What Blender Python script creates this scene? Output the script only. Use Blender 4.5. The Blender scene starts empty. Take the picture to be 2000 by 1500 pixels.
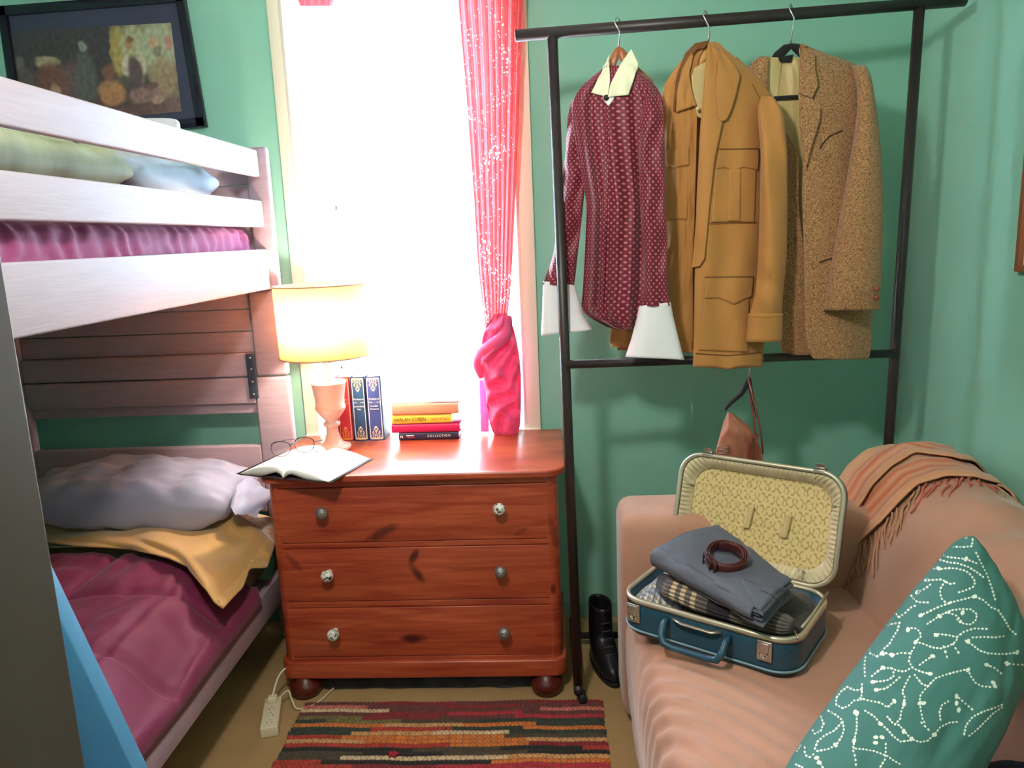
import bpy, bmesh, math, random
from mathutils import Vector, Matrix, noise
from mathutils.bvhtree import BVHTree
random.seed(7)
SC = bpy.context.scene
COL = SC.collection
PI = math.pi

# ------------------------------------------------------------------ camera
F = 1493.9
yaw, pit, rol = 0.05234761, 0.19093905, -0.04083822
HC = 1.45
fw = Vector((-math.sin(yaw)*math.cos(pit), math.cos(yaw)*math.cos(pit), -math.sin(pit)))
r0 = Vector((math.cos(yaw), math.sin(yaw), 0)); u0 = r0.cross(fw)
RT = r0*math.cos(rol)+u0*math.sin(rol); UP = -r0*math.sin(rol)+u0*math.cos(rol)
EYE = Vector((0, 0, HC))
cam = bpy.data.cameras.new('camera'); co = bpy.data.objects.new('camera', cam); COL.objects.link(co)
cam.sensor_width = 36; cam.lens = F/2000*36; cam.clip_start = .02
co.matrix_world = Matrix(((RT.x, UP.x, -fw.x, 0), (RT.y, UP.y, -fw.y, 0), (RT.z, UP.z, -fw.z, HC), (0, 0, 0, 1)))
SC.camera = co
# ------------------------------------------------------------------ world, exposure, lights
SC.view_settings.view_transform = 'Standard'
try: SC.view_settings.look = 'None'
except Exception: pass
SC.view_settings.exposure = 0.85
SC.view_settings.gamma = 1.0
W = bpy.data.worlds.new('daylight'); SC.world = W; W.use_nodes = True
bg = W.node_tree.nodes['Background']
bg.inputs[0].default_value = (.60, .80, 1.0, 1); bg.inputs[1].default_value = 18.0

def lamp_light(name, loc, watt, col, rad, parent=None):
    l = bpy.data.lights.new(name, 'POINT'); l.energy = watt; l.color = col; l.shadow_soft_size = rad
    o = bpy.data.objects.new(name, l); COL.objects.link(o); o.location = loc
    return o
lamp_light('pendant_bulb', (-.35, .70, 2.12), 36, (1, .94, .88), .07)
lamp_light('camera_fill', (.5, -.7, 2.2), 4, (1, .95, .88), .10)  # added soft fill from behind the camera, no real lamp there
TABLE_BULB = lamp_light('table_bulb', (-.765, 2.55, 1.19), 11, (1, .84, .66), .03)

# ------------------------------------------------------------------ helpers
def ray(px, py): return fw+RT*((px-1000)/F)-UP*((py-750)/F)
def aY(px, py, Y): d = ray(px, py); return EYE+d*(Y/d.y)
def aX(px, py, X): d = ray(px, py); return EYE+d*(X/d.x)
def aZ(px, py, Z): d = ray(px, py); return EYE+d*((Z-HC)/d.z)
def s(r, g, b):
    f = lambda c: (c/255/12.92) if c <= 10 else ((c/255+.055)/1.055)**2.4
    return (f(r), f(g), f(b))
def mixc(a, b, t): return tuple(a[i]*(1-t)+b[i]*t for i in range(3))
def ns(x, y=0., z=0.): return noise.noise(Vector((x, y, z)))
def smooth(a, b, x):
    t = max(0, min(1, (x-a)/(b-a))); return t*t*(3-2*t)

def spath(pts, n=8):
    pts = [Vector(p) for p in pts]; out = []
    for i in range(len(pts)-1):
        a, b_, c, d = pts[max(0, i-1)], pts[i], pts[i+1], pts[min(len(pts)-1, i+2)]
        for k in range(n):
            q = k/n; out.append(.5*((2*b_)+(c-a)*q+(2*a-5*b_+4*c-d)*q*q+(3*b_-a-3*c+d)*q**3))
    return out+[pts[-1]]

class B:
    def __init__(self): self.v = []; self.f = []; self.m = []; self.uv = []; self.c = []; self.bvh_ = None
    def add(self, vs, fs, mi=0, uv=None, c=None):
        o = len(self.v); self.v += [Vector(p) for p in vs]
        self.f += [tuple(i+o for i in f) for f in fs]; self.m += [mi]*len(fs)
        self.uv += uv if uv else [(p[0], p[1]) for p in vs]
        self.c += c if (c and isinstance(c, list)) else [(c or (1, 1, 1))]*len(vs)
        return self
    def box(self, x0, x1, y0, y1, z0, z1, mi=0, c=None, M=None):
        vs = [Vector((x, y, z)) for x in (x0, x1) for y in (y0, y1) for z in (z0, z1)]
        if M is not None: vs = [M @ p for p in vs]
        return self.add(vs, [(0, 1, 3, 2), (4, 6, 7, 5), (0, 4, 5, 1), (2, 3, 7, 6), (0, 2, 6, 4), (1, 5, 7, 3)], mi, None, c)
    def grid(self, P, mi=0, uv=None, c=None, closed=False):
        ny, nx = len(P), len(P[0]); vs = [p for r in P for p in r]; fs = []
        for j in range(ny-1):
            for i in range(nx-1 if not closed else nx):
                k = (i+1) % nx; fs.append((j*nx+i, j*nx+k, (j+1)*nx+k, (j+1)*nx+i))
        if uv is None: uv = [(i/max(1, nx-1), j/max(1, ny-1)) for j in range(ny) for i in range(nx)]
        return self.add(vs, fs, mi, uv, c)
    def tube(self, path, r, n=10, mi=0, cap=True, c=None, flat=None):
        path = [Vector(p) for p in path]; rs = r if isinstance(r, (list, tuple)) else [r]*len(path)
        if len(rs) != len(path):
            m = len(path)-1; k_ = len(rs)-1; rs = [rs[min(k_, int(i*k_/m))]*(1-(i*k_/m) % 1)+rs[min(k_, int(i*k_/m)+1)]*((i*k_/m) % 1) for i in range(m+1)]
        rings = []; up = None
        for i, p in enumerate(path):
            t = (path[min(i+1, len(path)-1)]-path[max(i-1, 0)]).normalized()
            if up is None:
                up = Vector((0, 0, 1)) if abs(t.z) < .9 else Vector((0, 1, 0))
            a = t.cross(up).normalized(); b = a.cross(t).normalized(); up = b
            fa, fb = flat or (1, 1)
            rings.append([p+a*math.cos(q*2*PI/n)*rs[i]*fa+b*math.sin(q*2*PI/n)*rs[i]*fb for q in range(n)])
        self.grid(rings, mi, None, c, closed=True)
        if cap:
            for rg in (rings[0], rings[-1]): self.add(rg, [tuple(range(n))], mi, None, c)
        return self
    def lathe(self, prof, org, n=32, mi=0, axis='z', c=None):
        rings = []
        for r, h in prof:
            ring = []
            for q in range(n):
                a = q*2*PI/n; x, y = r*math.cos(a), r*math.sin(a)
                p = Vector((x, y, h)) if axis == 'z' else (Vector((x, -h, y)) if axis == 'y' else Vector((h, x, y)))
                ring.append(Vector(org)+p)
            rings.append(ring)
        self.grid(rings, mi, None, c, closed=True)
        for rg in (rings[0], rings[-1]): self.add(rg, [tuple(range(n))], mi, None, c)
        return self
    def prism(self, pts, off, mi=0, c=None):
        pts = [Vector(p) for p in pts]; n = len(pts); q = [p+Vector(off) for p in pts]
        self.add(pts+q, [tuple(range(n)), tuple(range(2*n-1, n-1, -1))]+[(i, (i+1) % n, (i+1) % n+n, i+n) for i in range(n)], mi, None, c)
        return self
    def bvh(self):
        if not self.bvh_: self.bvh_ = BVHTree.FromPolygons(self.v, self.f)
        return self.bvh_
    def build(self, name, mats, parent=None, smooth=True, bev=0, thick=0, sub=0, weld=True, label=None, cat=None, group=None, kind=None, offset=1):
        mats = mats if isinstance(mats, (list, tuple)) else [mats]
        me = bpy.data.meshes.new(name)
        org = Vector((0, 0, 0))
        if parent is None and kind != 'structure':
            xs = [p.x for p in self.v]; ys = [p.y for p in self.v]; zs = [p.z for p in self.v]
            org = Vector(((min(xs)+max(xs))/2, (min(ys)+max(ys))/2, min(zs)))
        me.from_pydata([p-org for p in self.v], [], self.f)
        for m in mats: me.materials.append(m)
        me.polygons.foreach_set('material_index', self.m)
        ul = me.uv_layers.new(name='UVMap')
        li = [0]*len(me.loops); me.loops.foreach_get('vertex_index', li)
        fl = []
        for i in li: fl += self.uv[i][:2]
        ul.data.foreach_set('uv', fl)
        ca = me.color_attributes.new('Col', 'FLOAT_COLOR', 'POINT')
        fl = []
        for q in self.c: fl += [q[0], q[1], q[2], 1]
        ca.data.foreach_set('color', fl)
        bm = bmesh.new(); bm.from_mesh(me)
        if weld: bmesh.ops.remove_doubles(bm, verts=bm.verts, dist=1e-5)
        bmesh.ops.recalc_face_normals(bm, faces=bm.faces)
        bm.to_mesh(me); bm.free()
        if smooth: me.shade_smooth() if hasattr(me, 'shade_smooth') else None
        else: me.shade_flat() if hasattr(me, 'shade_flat') else None
        o = bpy.data.objects.new(name, me); COL.objects.link(o)
        o.location = org
        if parent is not None:
            o.parent = parent
            L = Vector((0, 0, 0)); q = parent
            while q is not None: L += q.location; q = q.parent
            o.location = -L
        if bev:
            m = o.modifiers.new('bevel', 'BEVEL'); m.width = bev; m.segments = 3; m.limit_method = 'ANGLE'; m.angle_limit = .6
            if smooth:
                m.harden_normals = False
        if thick:
            m = o.modifiers.new('solid', 'SOLIDIFY'); m.thickness = thick; m.offset = offset
        if sub:
            m = o.modifiers.new('sub', 'SUBSURF'); m.levels = sub; m.render_levels = sub
        if label: o['label'] = label
        if cat: o['category'] = cat
        if group: o['group'] = group
        if kind: o['kind'] = kind
        return o

def thing(name, label, cat, loc, group=None):
    o = bpy.data.objects.new(name, None); COL.objects.link(o); o.location = loc; o.empty_display_size = .05
    o['label'] = label; o['category'] = cat
    if group: o['group'] = group
    return o

def interp(vals, t):
    """smooth interpolation through list of tuples with first item as key"""
    if t <= vals[0][0]: return vals[0][1:]
    for a, b in zip(vals, vals[1:]):
        if t <= b[0]:
            k = (t-a[0])/(b[0]-a[0])
            return tuple(x*(1-k)+y*k for x, y in zip(a[1:], b[1:]))
    return vals[-1][1:]
def sinterp(vals, t):   # softened: average of neighbours
    d = (vals[-1][0]-vals[0][0])*.02
    rs = [interp(vals, t+q*d) for q in (-1, 0, 1)]
    return tuple(sum(x)/3 for x in zip(*rs))
def resample(pl, n):
    pl = [Vector((p[0], p[1])) for p in pl]
    L = [0]
    for a, b in zip(pl, pl[1:]): L.append(L[-1]+(b-a).length)
    out = []
    for i in range(n):
        t = L[-1]*i/(n-1)
        for k in range(len(pl)-1):
            if t <= L[k+1]+1e-9:
                w = (t-L[k])/max(1e-9, L[k+1]-L[k]); out.append(pl[k].lerp(pl[k+1], w)); break
        else: out.append(pl[-1])
    return out
def skin(b, lines, proj, nx, ny, mi=0, uvs=(1, 1), col=None):
    R = [resample(l, nx) for l in lines]; m = len(R)-1
    P = []; uv = []; cc = []
    for j in range(ny):
        t = j/(ny-1)*m; k = min(m-1, int(t)); w = t-k; row = []
        for i in range(nx):
            q = R[k][i].lerp(R[k+1][i], w); row.append(proj(q.x, q.y, i/(nx-1), j/(ny-1)))
            uv.append((i/(nx-1)*uvs[0], j/(ny-1)*uvs[1]))
            if col: cc.append(col(i/(nx-1), j/(ny-1), row[-1]))
        P.append(row)
    b.grid(P, mi, uv, cc if col else None)
    return b
def onto(bv, off, Y0=None, wr=None):
    """projector: points lying on a built surface, raised by off"""
    def f(px, py, u, v):
        d = ray(px, py).normalized(); h = bv.ray_cast(EYE, d)
        o = off+(wr(u, v) if wr else 0)
        if h[0] is None:
            q = bv.find_nearest(aY(px, py, Y0 or 2.2))
            p = aY(px, py, Y0 or 2.2)
            if q[0] is not None:
                dist = (q[0]-EYE).length; p = EYE+d*dist
            return p-d*o
        return h[0]-d*o
    return f
def sheet(b, rows, nx, ny, fold=None, mi=0, uvs=(1, 1), pw=.7):
    y0, y1 = rows[0][0], rows[-1][0]; P = []; uv = []
    for j in range(ny):
        v = j/(ny-1); py = y0+(y1-y0)*v; r = sinterp(rows, py) if 0 < j < ny-1 else interp(rows, py)
        row = []
        for i in range(nx):
            u = i/(nx-1); Y = r[2]*(1-u)+r[3]*u-(r[4] if len(r) > 4 else 0)*max(0, math.sin(PI*u))**pw
            if fold: Y -= fold(u, v)
            row.append(aY(r[0]*(1-u)+r[1]*u, py+(r[5]*(u-.5) if len(r) > 5 else 0), Y)); uv.append((u*uvs[0], v*uvs[1]))
        P.append(row)
    b.grid(P, mi, uv); return b
def ctube(b, rows, n, ny, fold=None, mi=0, uvs=(1, 1), cap=False):
    """closed cloth tube: rows (py, xL, xR, Y, depth[, slant])"""
    y0, y1 = rows[0][0], rows[-1][0]; P = []; uv = []
    for j in range(ny):
        v = j/(ny-1); py = y0+(y1-y0)*v; r = sinterp(rows, py) if 0 < j < ny-1 else interp(rows, py)
        row = []; c = (r[0]+r[1])/2; hw = (r[1]-r[0])/2
        for i in range(n):
            a = 2*PI*i/n; sl = (r[4] if len(r) > 4 else 0)*math.cos(a)
            dd = r[3]*math.sin(a)
            if fold: dd += fold(i/n, v)
            ca = math.cos(a); ca = math.copysign(abs(ca)**.85, ca)
            row.append(aY(c+hw*ca, py+sl, r[2]-dd)); uv.append((i/n*uvs[0], v*uvs[1]))
        P.append(row)
    b.grid(P, mi, uv, None, closed=True)
    if cap:
        for rg in (P[0], P[-1]): b.add(rg, [tuple(range(n))], mi)
    return b

# ------------------------------------------------------------------ materials
def mat(name, col, rough=.6, bump=0, bs=200, var=.0, vs=6, metal=0, sheen=0, vc=False, trans=0, stretch=(1, 1, 1), spec=.5, alpha=1, coat=0, emit=None):
    m = bpy.data.materials.new(name); m.use_nodes = True; nt = m.node_tree; N = nt.nodes; L = nt.links
    p = N['Principled BSDF']; p.inputs['Roughness'].default_value = rough; p.inputs['Metallic'].default_value = metal
    p.inputs['Specular IOR Level'].default_value = spec
    if sheen: p.inputs['Sheen Weight'].default_value = sheen
    if coat: p.inputs['Coat Weight'].default_value = coat; p.inputs['Coat Roughness'].default_value = .15
    p.inputs['Base Color'].default_value = (*col, 1)
    tc = N.new('ShaderNodeTexCoord'); mp = N.new('ShaderNodeMapping'); mp.inputs['Scale'].default_value = stretch
    L.new(tc.outputs['Object'], mp.inputs['Vector'])
    src = None
    if vc:
        a = N.new('ShaderNodeAttribute'); a.attribute_name = 'Col'; src = a.outputs['Color']
    if var:
        n = N.new('ShaderNodeTexNoise'); n.inputs['Scale'].default_value = vs; n.inputs['Detail'].default_value = 5
        L.new(mp.outputs[0], n.inputs['Vector'])
        r = N.new('ShaderNodeMapRange'); r.inputs[1].default_value = .3; r.inputs[2].default_value = .7
        r.inputs[3].default_value = 1-var; r.inputs[4].default_value = 1+var; L.new(n.outputs[0], r.inputs[0])
        mx = N.new('ShaderNodeVectorMath'); mx.operation = 'SCALE'
        if src: L.new(src, mx.inputs[0])
        else: mx.inputs[0].default_value = col
        L.new(r.outputs[0], mx.inputs['Scale']); src = mx.outputs[0]
    if src: L.new(src, p.inputs['Base Color'])
    if bump:
        n = N.new('ShaderNodeTexNoise'); n.inputs['Scale'].default_value = bs; n.inputs['Detail'].default_value = 3
        L.new(mp.outputs[0], n.inputs['Vector'])
        bp = N.new('ShaderNodeBump'); bp.inputs['Strength'].default_value = bump; bp.inputs['Distance'].default_value = .002
        L.new(n.outputs[0], bp.inputs['Height']); L.new(bp.outputs[0], p.inputs['Normal'])
    if trans:
        t = N.new('ShaderNodeBsdfTranslucent'); mxs = N.new('ShaderNodeMixShader'); mxs.inputs[0].default_value = trans
        if src: L.new(src, t.inputs[0])
        else: t.inputs[0].default_value = (*col, 1)
        L.new(p.outputs[0], mxs.inputs[1]); L.new(t.outputs[0], mxs.inputs[2]); L.new(mxs.outputs[0], N['Material Output'].inputs[0])
    return m
def mnode(nt, op, a, b=None, c=None):
    n = nt.nodes.new('ShaderNodeMath'); n.operation = op
    for i, x in enumerate((a, b, c)):
        if x is None: continue
        if isinstance(x, (int, float)): n.inputs[i].default_value = x
        else: nt.links.new(x, n.inputs[i])
    return n.outputs[0]
def mixn(nt, f, a, b):
    n = nt.nodes.new('ShaderNodeMix'); n.data_type = 'RGBA'
    nt.links.new(f, n.inputs[0])
    for i, x in ((6, a), (7, b)):
        if isinstance(x, tuple): n.inputs[i].default_value = (*x, 1)
        else: nt.links.new(x, n.inputs[i])
    return n.outputs[2]

M_wall = mat('teal_wall_paint', s(142, 198, 178), .75, .15, 140, .03, 3)
M_floor = mat('tan_floor', s(176, 143, 98), .55, .2, 60, .10, 5)
M_white = mat('white_trim_paint', s(236, 226, 205), .45, .05, 30)
M_ceil = mat('ceiling_paint', s(176, 172, 160), .8)
M_jamb = mat('brown_grey_jamb_paint', s(74, 68, 60), .55, .2, 25, .10, 9, stretch=(1, 1, .1))
M_jambedge = mat('worn_jamb_edge', s(190, 185, 175), .6)
M_bedw = mat('whitewashed_wood', s(164, 152, 158), .5, .25, 30, .05, 10, stretch=(8, .6, 8))
M_bedg = mat('greyed_wood', s(168, 146, 158), .55, .25, 30, .08, 9, stretch=(.7, 8, 8))
M_black = mat('black_metal', s(48, 40, 40), .42, .1, 50, spec=.5)
M_purple = mat('purple_satin_fabric', s(118, 30, 70), .62, .25, 35, .10, 6, sheen=.12)
M_purple2 = mat('purple_sheet', s(146, 56, 104), .78, .2, 40, .08, 6, sheen=.15)
M_gold = mat('gold_fabric', s(196, 150, 84), .6, .3, 90, .08, 7, sheen=.4)
M_pilg = mat('grey_blue_pillowcase', s(158, 158, 182), .6, .25, 60, .06, 5, sheen=.2)
M_cream = mat('cream_cotton', s(226, 208, 178), .7, .2, 60, .06, 20)
M_whitec = mat('white_cotton', s(232, 226, 232), .75, .25, 120)
M_ivoryc = mat('ivory_collar_cotton', s(240, 236, 205), .7, .2, 120)
M_kh = mat('khaki_cotton', s(186, 126, 62), .75, .35, 500, .05, 8, sheen=.2)
M_kh2 = mat('khaki_inner', s(172, 118, 66), .8, .3, 500, .05, 8)
M_stitch = mat('dark_khaki_stitch', s(120, 74, 36), .8)
M_lin = mat('cream_satin_lining', s(206, 180, 124), .45, .2, 40, .04, 8, sheen=.2)
M_woodh = mat('red_hanger_wood', s(172, 98, 62), .4, .1, 40, .1, 20, stretch=(1, 8, 8))
M_woodh2 = mat('pale_hanger_wood', s(222, 168, 96), .4, .1, 40, .06, 20)
M_chrome = mat('chrome', (.75, .75, .75), .18, metal=1)
M_velvet = mat('black_velvet', s(22, 24, 26), .9, sheen=.2)
M_sofa = mat('tan_microsuede', s(190, 138, 114), .85, .3, 120, .12, 5, sheen=.35)
M_blue = mat('blue_ladder_paint', s(78, 138, 176), .5, .1, 50)
M_case = mat('teal_blue_vinyl', s(38, 78, 98), .38, .25, 350, .06, 20)
M_casetrim = mat('pale_metal_trim', s(206, 196, 172), .3, .05, 60, metal=.55)
M_silver = mat('aged_silver', s(190, 180, 168), .3, .1, 60, metal=.85)
M_tro = mat('slate_trouser_cotton', s(92, 94, 106), .75, .35, 260, .08, 7)
M_tro2 = mat('trouser_lining_grey', s(120, 118, 110), .8, .3, 260)
M_belt = mat('oxblood_leather', s(84, 34, 34), .35, .2, 150, .12, 20, coat=.2)
M_leatherred = mat('red_brown_strap', s(126, 56, 46), .35, .1, 100)
M_bag = mat('tan_pink_leather', s(176, 112, 88), .5, .3, 150, .08, 9)
M_shade = mat('lamp_shade_linen', s(250, 214, 170), .8, .2, 300, trans=.62)
M_alab = mat('pink_alabaster', s(226, 172, 150), .35, .05, 20, .08, 9)
M_page = mat('white_paper', s(235, 232, 228), .8)
M_cover = mat('dark_book_cover', s(60, 44, 48), .6)
M_glassframe = mat('dark_glasses_frame', s(54, 44, 56), .3)
M_vc = mat('dyed_surface', (1, 1, 1), .65, .2, 300, vc=True)
M_vcs = mat('printed_surface', (1, 1, 1), .5, 0, vc=True)
M_rag = mat('cotton_rag_weave', (1, 1, 1), .9, .5, 500, vc=True, sheen=.1)
M_knit = mat('wool_knit', (1, 1, 1), .95, .6, 700, vc=True, sheen=.3)
M_frameblk = mat('black_frame_lacquer', s(26, 24, 40), .25)
M_matboard = mat('navy_grey_mat_board', s(62, 66, 88), .8, .1, 200, .05, 8)
M_plast = mat('beige_plastic', s(222, 208, 178), .4)
M_dark = mat('near_black_rubber', s(24, 24, 28), .6)
M_teal = mat('teal_cushion_cotton', s(72, 124, 118), .85, .3, 350, .05, 10)
M_dot = mat('white_print_dots', s(236, 238, 226), .85)
M_red = mat('crimson_cloth', s(170, 36, 52), .7, .2, 100)
M_navy = mat('navy_blanket', s(30, 30, 52), .9, .3, 150)
M_fringe = mat('tan_wool_fringe', s(190, 140, 106), .95)
M_fringer = mat('rose_wool_fringe', s(206, 104, 88), .95)
M_fringec = mat('cream_wool_fringe', s(206, 186, 140), .95)
M_foot = mat('dark_turned_wood', s(88, 28, 22), .35, .1, 40)
M_woodframe = mat('copper_brown_frame', s(150, 92, 62), .4)
M_darkbag = mat('charcoal_quilted_fabric', s(52, 52, 60), .8, .4, 60, .5, 14)
M_brnz = mat('bronze_button', s(150, 80, 60), .35, metal=.3)

# pine dresser: red-orange grain with knots
def pine(name, knots=()):
    m = bpy.data.materials.new(name); m.use_nodes = True; nt = m.node_tree; N = nt.nodes; L = nt.links; p = N['Principled BSDF']
    p.inputs['Roughness'].default_value = .33; p.inputs['Coat Weight'].default_value = .25; p.inputs['Coat Roughness'].default_value = .2
    tc = N.new('ShaderNodeTexCoord'); mp = N.new('ShaderNodeMapping'); mp.inputs['Scale'].default_value = (1.2, 3, 16)
    L.new(tc.outputs['Object'], mp.inputs[0])
    n = N.new('ShaderNodeTexNoise'); n.inputs['Scale'].default_value = 3.2; n.inputs['Detail'].default_value = 7; n.inputs['Distortion'].default_value = .8
    L.new(mp.outputs[0], n.inputs['Vector'])
    cr = N.new('ShaderNodeValToRGB'); e = cr.color_ramp.elements
    e[0].position = .3; e[0].color = (*s(150, 52, 34), 1); e[1].position = .72; e[1].color = (*s(198, 92, 56), 1)
    L.new(n.outputs[0], cr.inputs[0]); src = cr.outputs[0]
    sx = N.new('ShaderNodeSeparateXYZ'); L.new(tc.outputs['Object'], sx.inputs[0])
    n2 = N.new('ShaderNodeTexNoise'); n2.inputs['Scale'].default_value = 22; L.new(tc.outputs['Object'], n2.inputs['Vector'])
    for (kx, kz, a, rx, rz, dk) in knots:
        rx *= 1.35; rz *= 1.5
        dx = mnode(nt, 'SUBTRACT', sx.outputs[0], kx); dz = mnode(nt, 'SUBTRACT', sx.outputs[2], kz)
        ca, sa = math.cos(a), math.sin(a)
        u = mnode(nt, 'DIVIDE', mnode(nt, 'ADD', mnode(nt, 'MULTIPLY', dx, ca), mnode(nt, 'MULTIPLY', dz, sa)), rx)
        v = mnode(nt, 'DIVIDE', mnode(nt, 'SUBTRACT', mnode(nt, 'MULTIPLY', dz, ca), mnode(nt, 'MULTIPLY', dx, sa)), rz)
        d = mnode(nt, 'ADD', mnode(nt, 'MULTIPLY', u, u), mnode(nt, 'MULTIPLY', v, v))
        d = mnode(nt, 'ADD', d, mnode(nt, 'MULTIPLY', mnode(nt, 'SUBTRACT', n2.outputs[0], .5), .9))
        mr = N.new('ShaderNodeMapRange'); mr.inputs[1].default_value = .15; mr.inputs[2].default_value = 1.2
        mr.inputs[3].default_value = dk; mr.inputs[4].default_value = 0; L.new(d, mr.inputs[0])
        src = mixn(nt, mr.outputs[0], src, s(72, 18, 22))
    L.new(src, p.inputs['Base Color'])
    bp = N.new('ShaderNodeBump'); bp.inputs['Strength'].default_value = .08; L.new(n.outputs[0], bp.inputs['Height']); L.new(bp.outputs[0], p.inputs['Normal'])
    return m
def K(px, py): q = aY(px, py, 2.228); return (q.x, q.z)

# shirt print: burgundy with small pale pink dots on a lattice (uv in metres)
def dotmat():
    m = bpy.data.materials.new('burgundy_dotted_print'); m.use_nodes = True; nt = m.node_tree; N = nt.nodes; L = nt.links; p = N['Principled BSDF']
    p.inputs['Roughness'].default_value = .6; p.inputs['Sheen Weight'].default_value = .2
    uv = N.new('ShaderNodeUVMap'); sx = N.new('ShaderNodeSeparateXYZ'); L.new(uv.outputs[0], sx.inputs[0])
    S = 1/.0165
    fs = []
    for off in (0, .5):
        fx = mnode(nt, 'SUBTRACT', mnode(nt, 'FRACT', mnode(nt, 'ADD', mnode(nt, 'MULTIPLY', sx.outputs[0], S), off)), .5)
        fy = mnode(nt, 'SUBTRACT', mnode(nt, 'FRACT', mnode(nt, 'ADD', mnode(nt, 'MULTIPLY', sx.outputs[1], S*.85), off)), .5)
        d = mnode(nt, 'SQRT', mnode(nt, 'ADD', mnode(nt, 'MULTIPLY', fx, fx), mnode(nt, 'MULTIPLY', fy, fy)))
        mr = N.new('ShaderNodeMapRange'); mr.inputs[1].default_value = .11; mr.inputs[2].default_value = .21; mr.inputs[3].default_value = 1; mr.inputs[4].default_value = 0
        L.new(d, mr.inputs[0]); fs.append(mr.outputs[0])
    f = mnode(nt, 'MAXIMUM', fs[0], fs[1])
    c = mixn(nt, f, s(104, 10, 36), s(206, 104, 120)); L.new(c, p.inputs['Base Color'])
    return m
M_dots = dotmat()
# tweed
def tweed():
    m = mat('brown_herringbone_tweed', s(172, 128, 84), .95, .7, 420, sheen=.25); nt = m.node_tree; N = nt.nodes; L = nt.links; p = N['Principled BSDF']
    tc = N.new('ShaderNodeTexCoord'); n = N.new('ShaderNodeTexNoise'); n.inputs['Scale'].default_value = 300; n.inputs['Detail'].default_value = 4
    L.new(tc.outputs['Object'], n.inputs['Vector'])
    cr = N.new('ShaderNodeValToRGB'); e = cr.color_ramp.elements; e[0].position = .34; e[0].color = (*s(112, 72, 44), 1); e[1].position = .66; e[1].color = (*s(200, 150, 102), 1)
    L.new(n.outputs[0], cr.inputs[0]); L.new(cr.outputs[0], p.inputs['Base Color']); return m
M_tweed = tweed()
# damask lining (uv)
def damask():
    m = bpy.data.materials.new('gold_damask_lining'); m.use_nodes = True; nt = m.node_tree; N = nt.nodes; L = nt.links; p = N['Principled BSDF']
    p.inputs['Roughness'].default_value = .5; p.inputs['Sheen Weight'].default_value = .2
    uv = N.new('ShaderNodeUVMap'); sx = N.new('ShaderNodeSeparateXYZ'); L.new(uv.outputs[0], sx.inputs[0])
    nz = N.new('ShaderNodeTexNoise'); nz.inputs['Scale'].default_value = 60; L.new(uv.outputs[0], nz.inputs['Vector'])
    U = mnode(nt, 'MULTIPLY', sx.outputs[0], 2*PI/.05); V = mnode(nt, 'MULTIPLY', sx.outputs[1], 2*PI/.066)
    a = mnode(nt, 'MULTIPLY', mnode(nt, 'COSINE', U), mnode(nt, 'COSINE', V))
    b = mnode(nt, 'MULTIPLY', mnode(nt, 'SINE', mnode(nt, 'MULTIPLY', U, 3.0)), mnode(nt, 'SINE', mnode(nt, 'MULTIPLY', V, 4.0)))
    t = mnode(nt, 'ADD', mnode(nt, 'MULTIPLY', mnode(nt, 'ABSOLUTE', mnode(nt, 'SUBTRACT', mnode(nt, 'ABSOLUTE', a), .42)), -3.2), mnode(nt, 'MULTIPLY', b, .75))
    t = mnode(nt, 'ADD', t, mnode(nt, 'MULTIPLY', nz.outputs[0], 1.6))
    mr = N.new('ShaderNodeMapRange'); mr.inputs[1].default_value = .1; mr.inputs[2].default_value = .7; L.new(t, mr.inputs[0])
    c = mixn(nt, mr.outputs[0], s(224, 198, 136), s(184, 150, 94)); L.new(c, p.inputs['Base Color'])
    return m
M_dam = damask()
# pink lace: fine holes, light comes through
def lace():
    m = mat('pink_lace_net', s(248, 112, 116), .7, .5, 160, .12, 20, sheen=.3, trans=.5); nt = m.node_tree; N = nt.nodes; L = nt.links
    out = N['Material Output']; cur = out.inputs[0].links[0].from_socket
    uv = N.new('ShaderNodeUVMap'); vo = N.new('ShaderNodeTexVoronoi'); vo.inputs['Scale'].default_value = 60
    L.new(uv.outputs[0], vo.inputs['Vector'])
    nz = N.new('ShaderNodeTexNoise'); nz.inputs['Scale'].default_value = 5; L.new(uv.outputs[0], nz.inputs['Vector'])
    h = mnode(nt, 'LESS_THAN', vo.outputs['Distance'], mnode(nt, 'MULTIPLY', mnode(nt, 'SUBTRACT', nz.outputs[0], .38), 1.1))
    tr = N.new('ShaderNodeBsdfTransparent'); mx = N.new('ShaderNodeMixShader'); L.new(h, mx.inputs[0]); L.new(cur, mx.inputs[1]); L.new(tr.outputs[0], mx.inputs[2])
    L.new(mx.outputs[0], out.inputs[0]); return m
M_lace = lace()
M_glass = bpy.data.materials.new('window_glass'); M_glass.use_nodes = True
_nt = M_glass.node_tree; _t = _nt.nodes.new('ShaderNodeBsdfTransparent'); _g = _nt.nodes.new('ShaderNodeBsdfGlossy'); _g.inputs['Roughness'].default_value = .02
_m = _nt.nodes.new('ShaderNodeMixShader'); _m.inputs[0].default_value = .06
_nt.links.new(_t.outputs[0], _m.inputs[1]); _nt.links.new(_g.outputs[0], _m.inputs[2]); _nt.links.new(_m.outputs[0], _nt.nodes['Material Output'].inputs[0])

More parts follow.
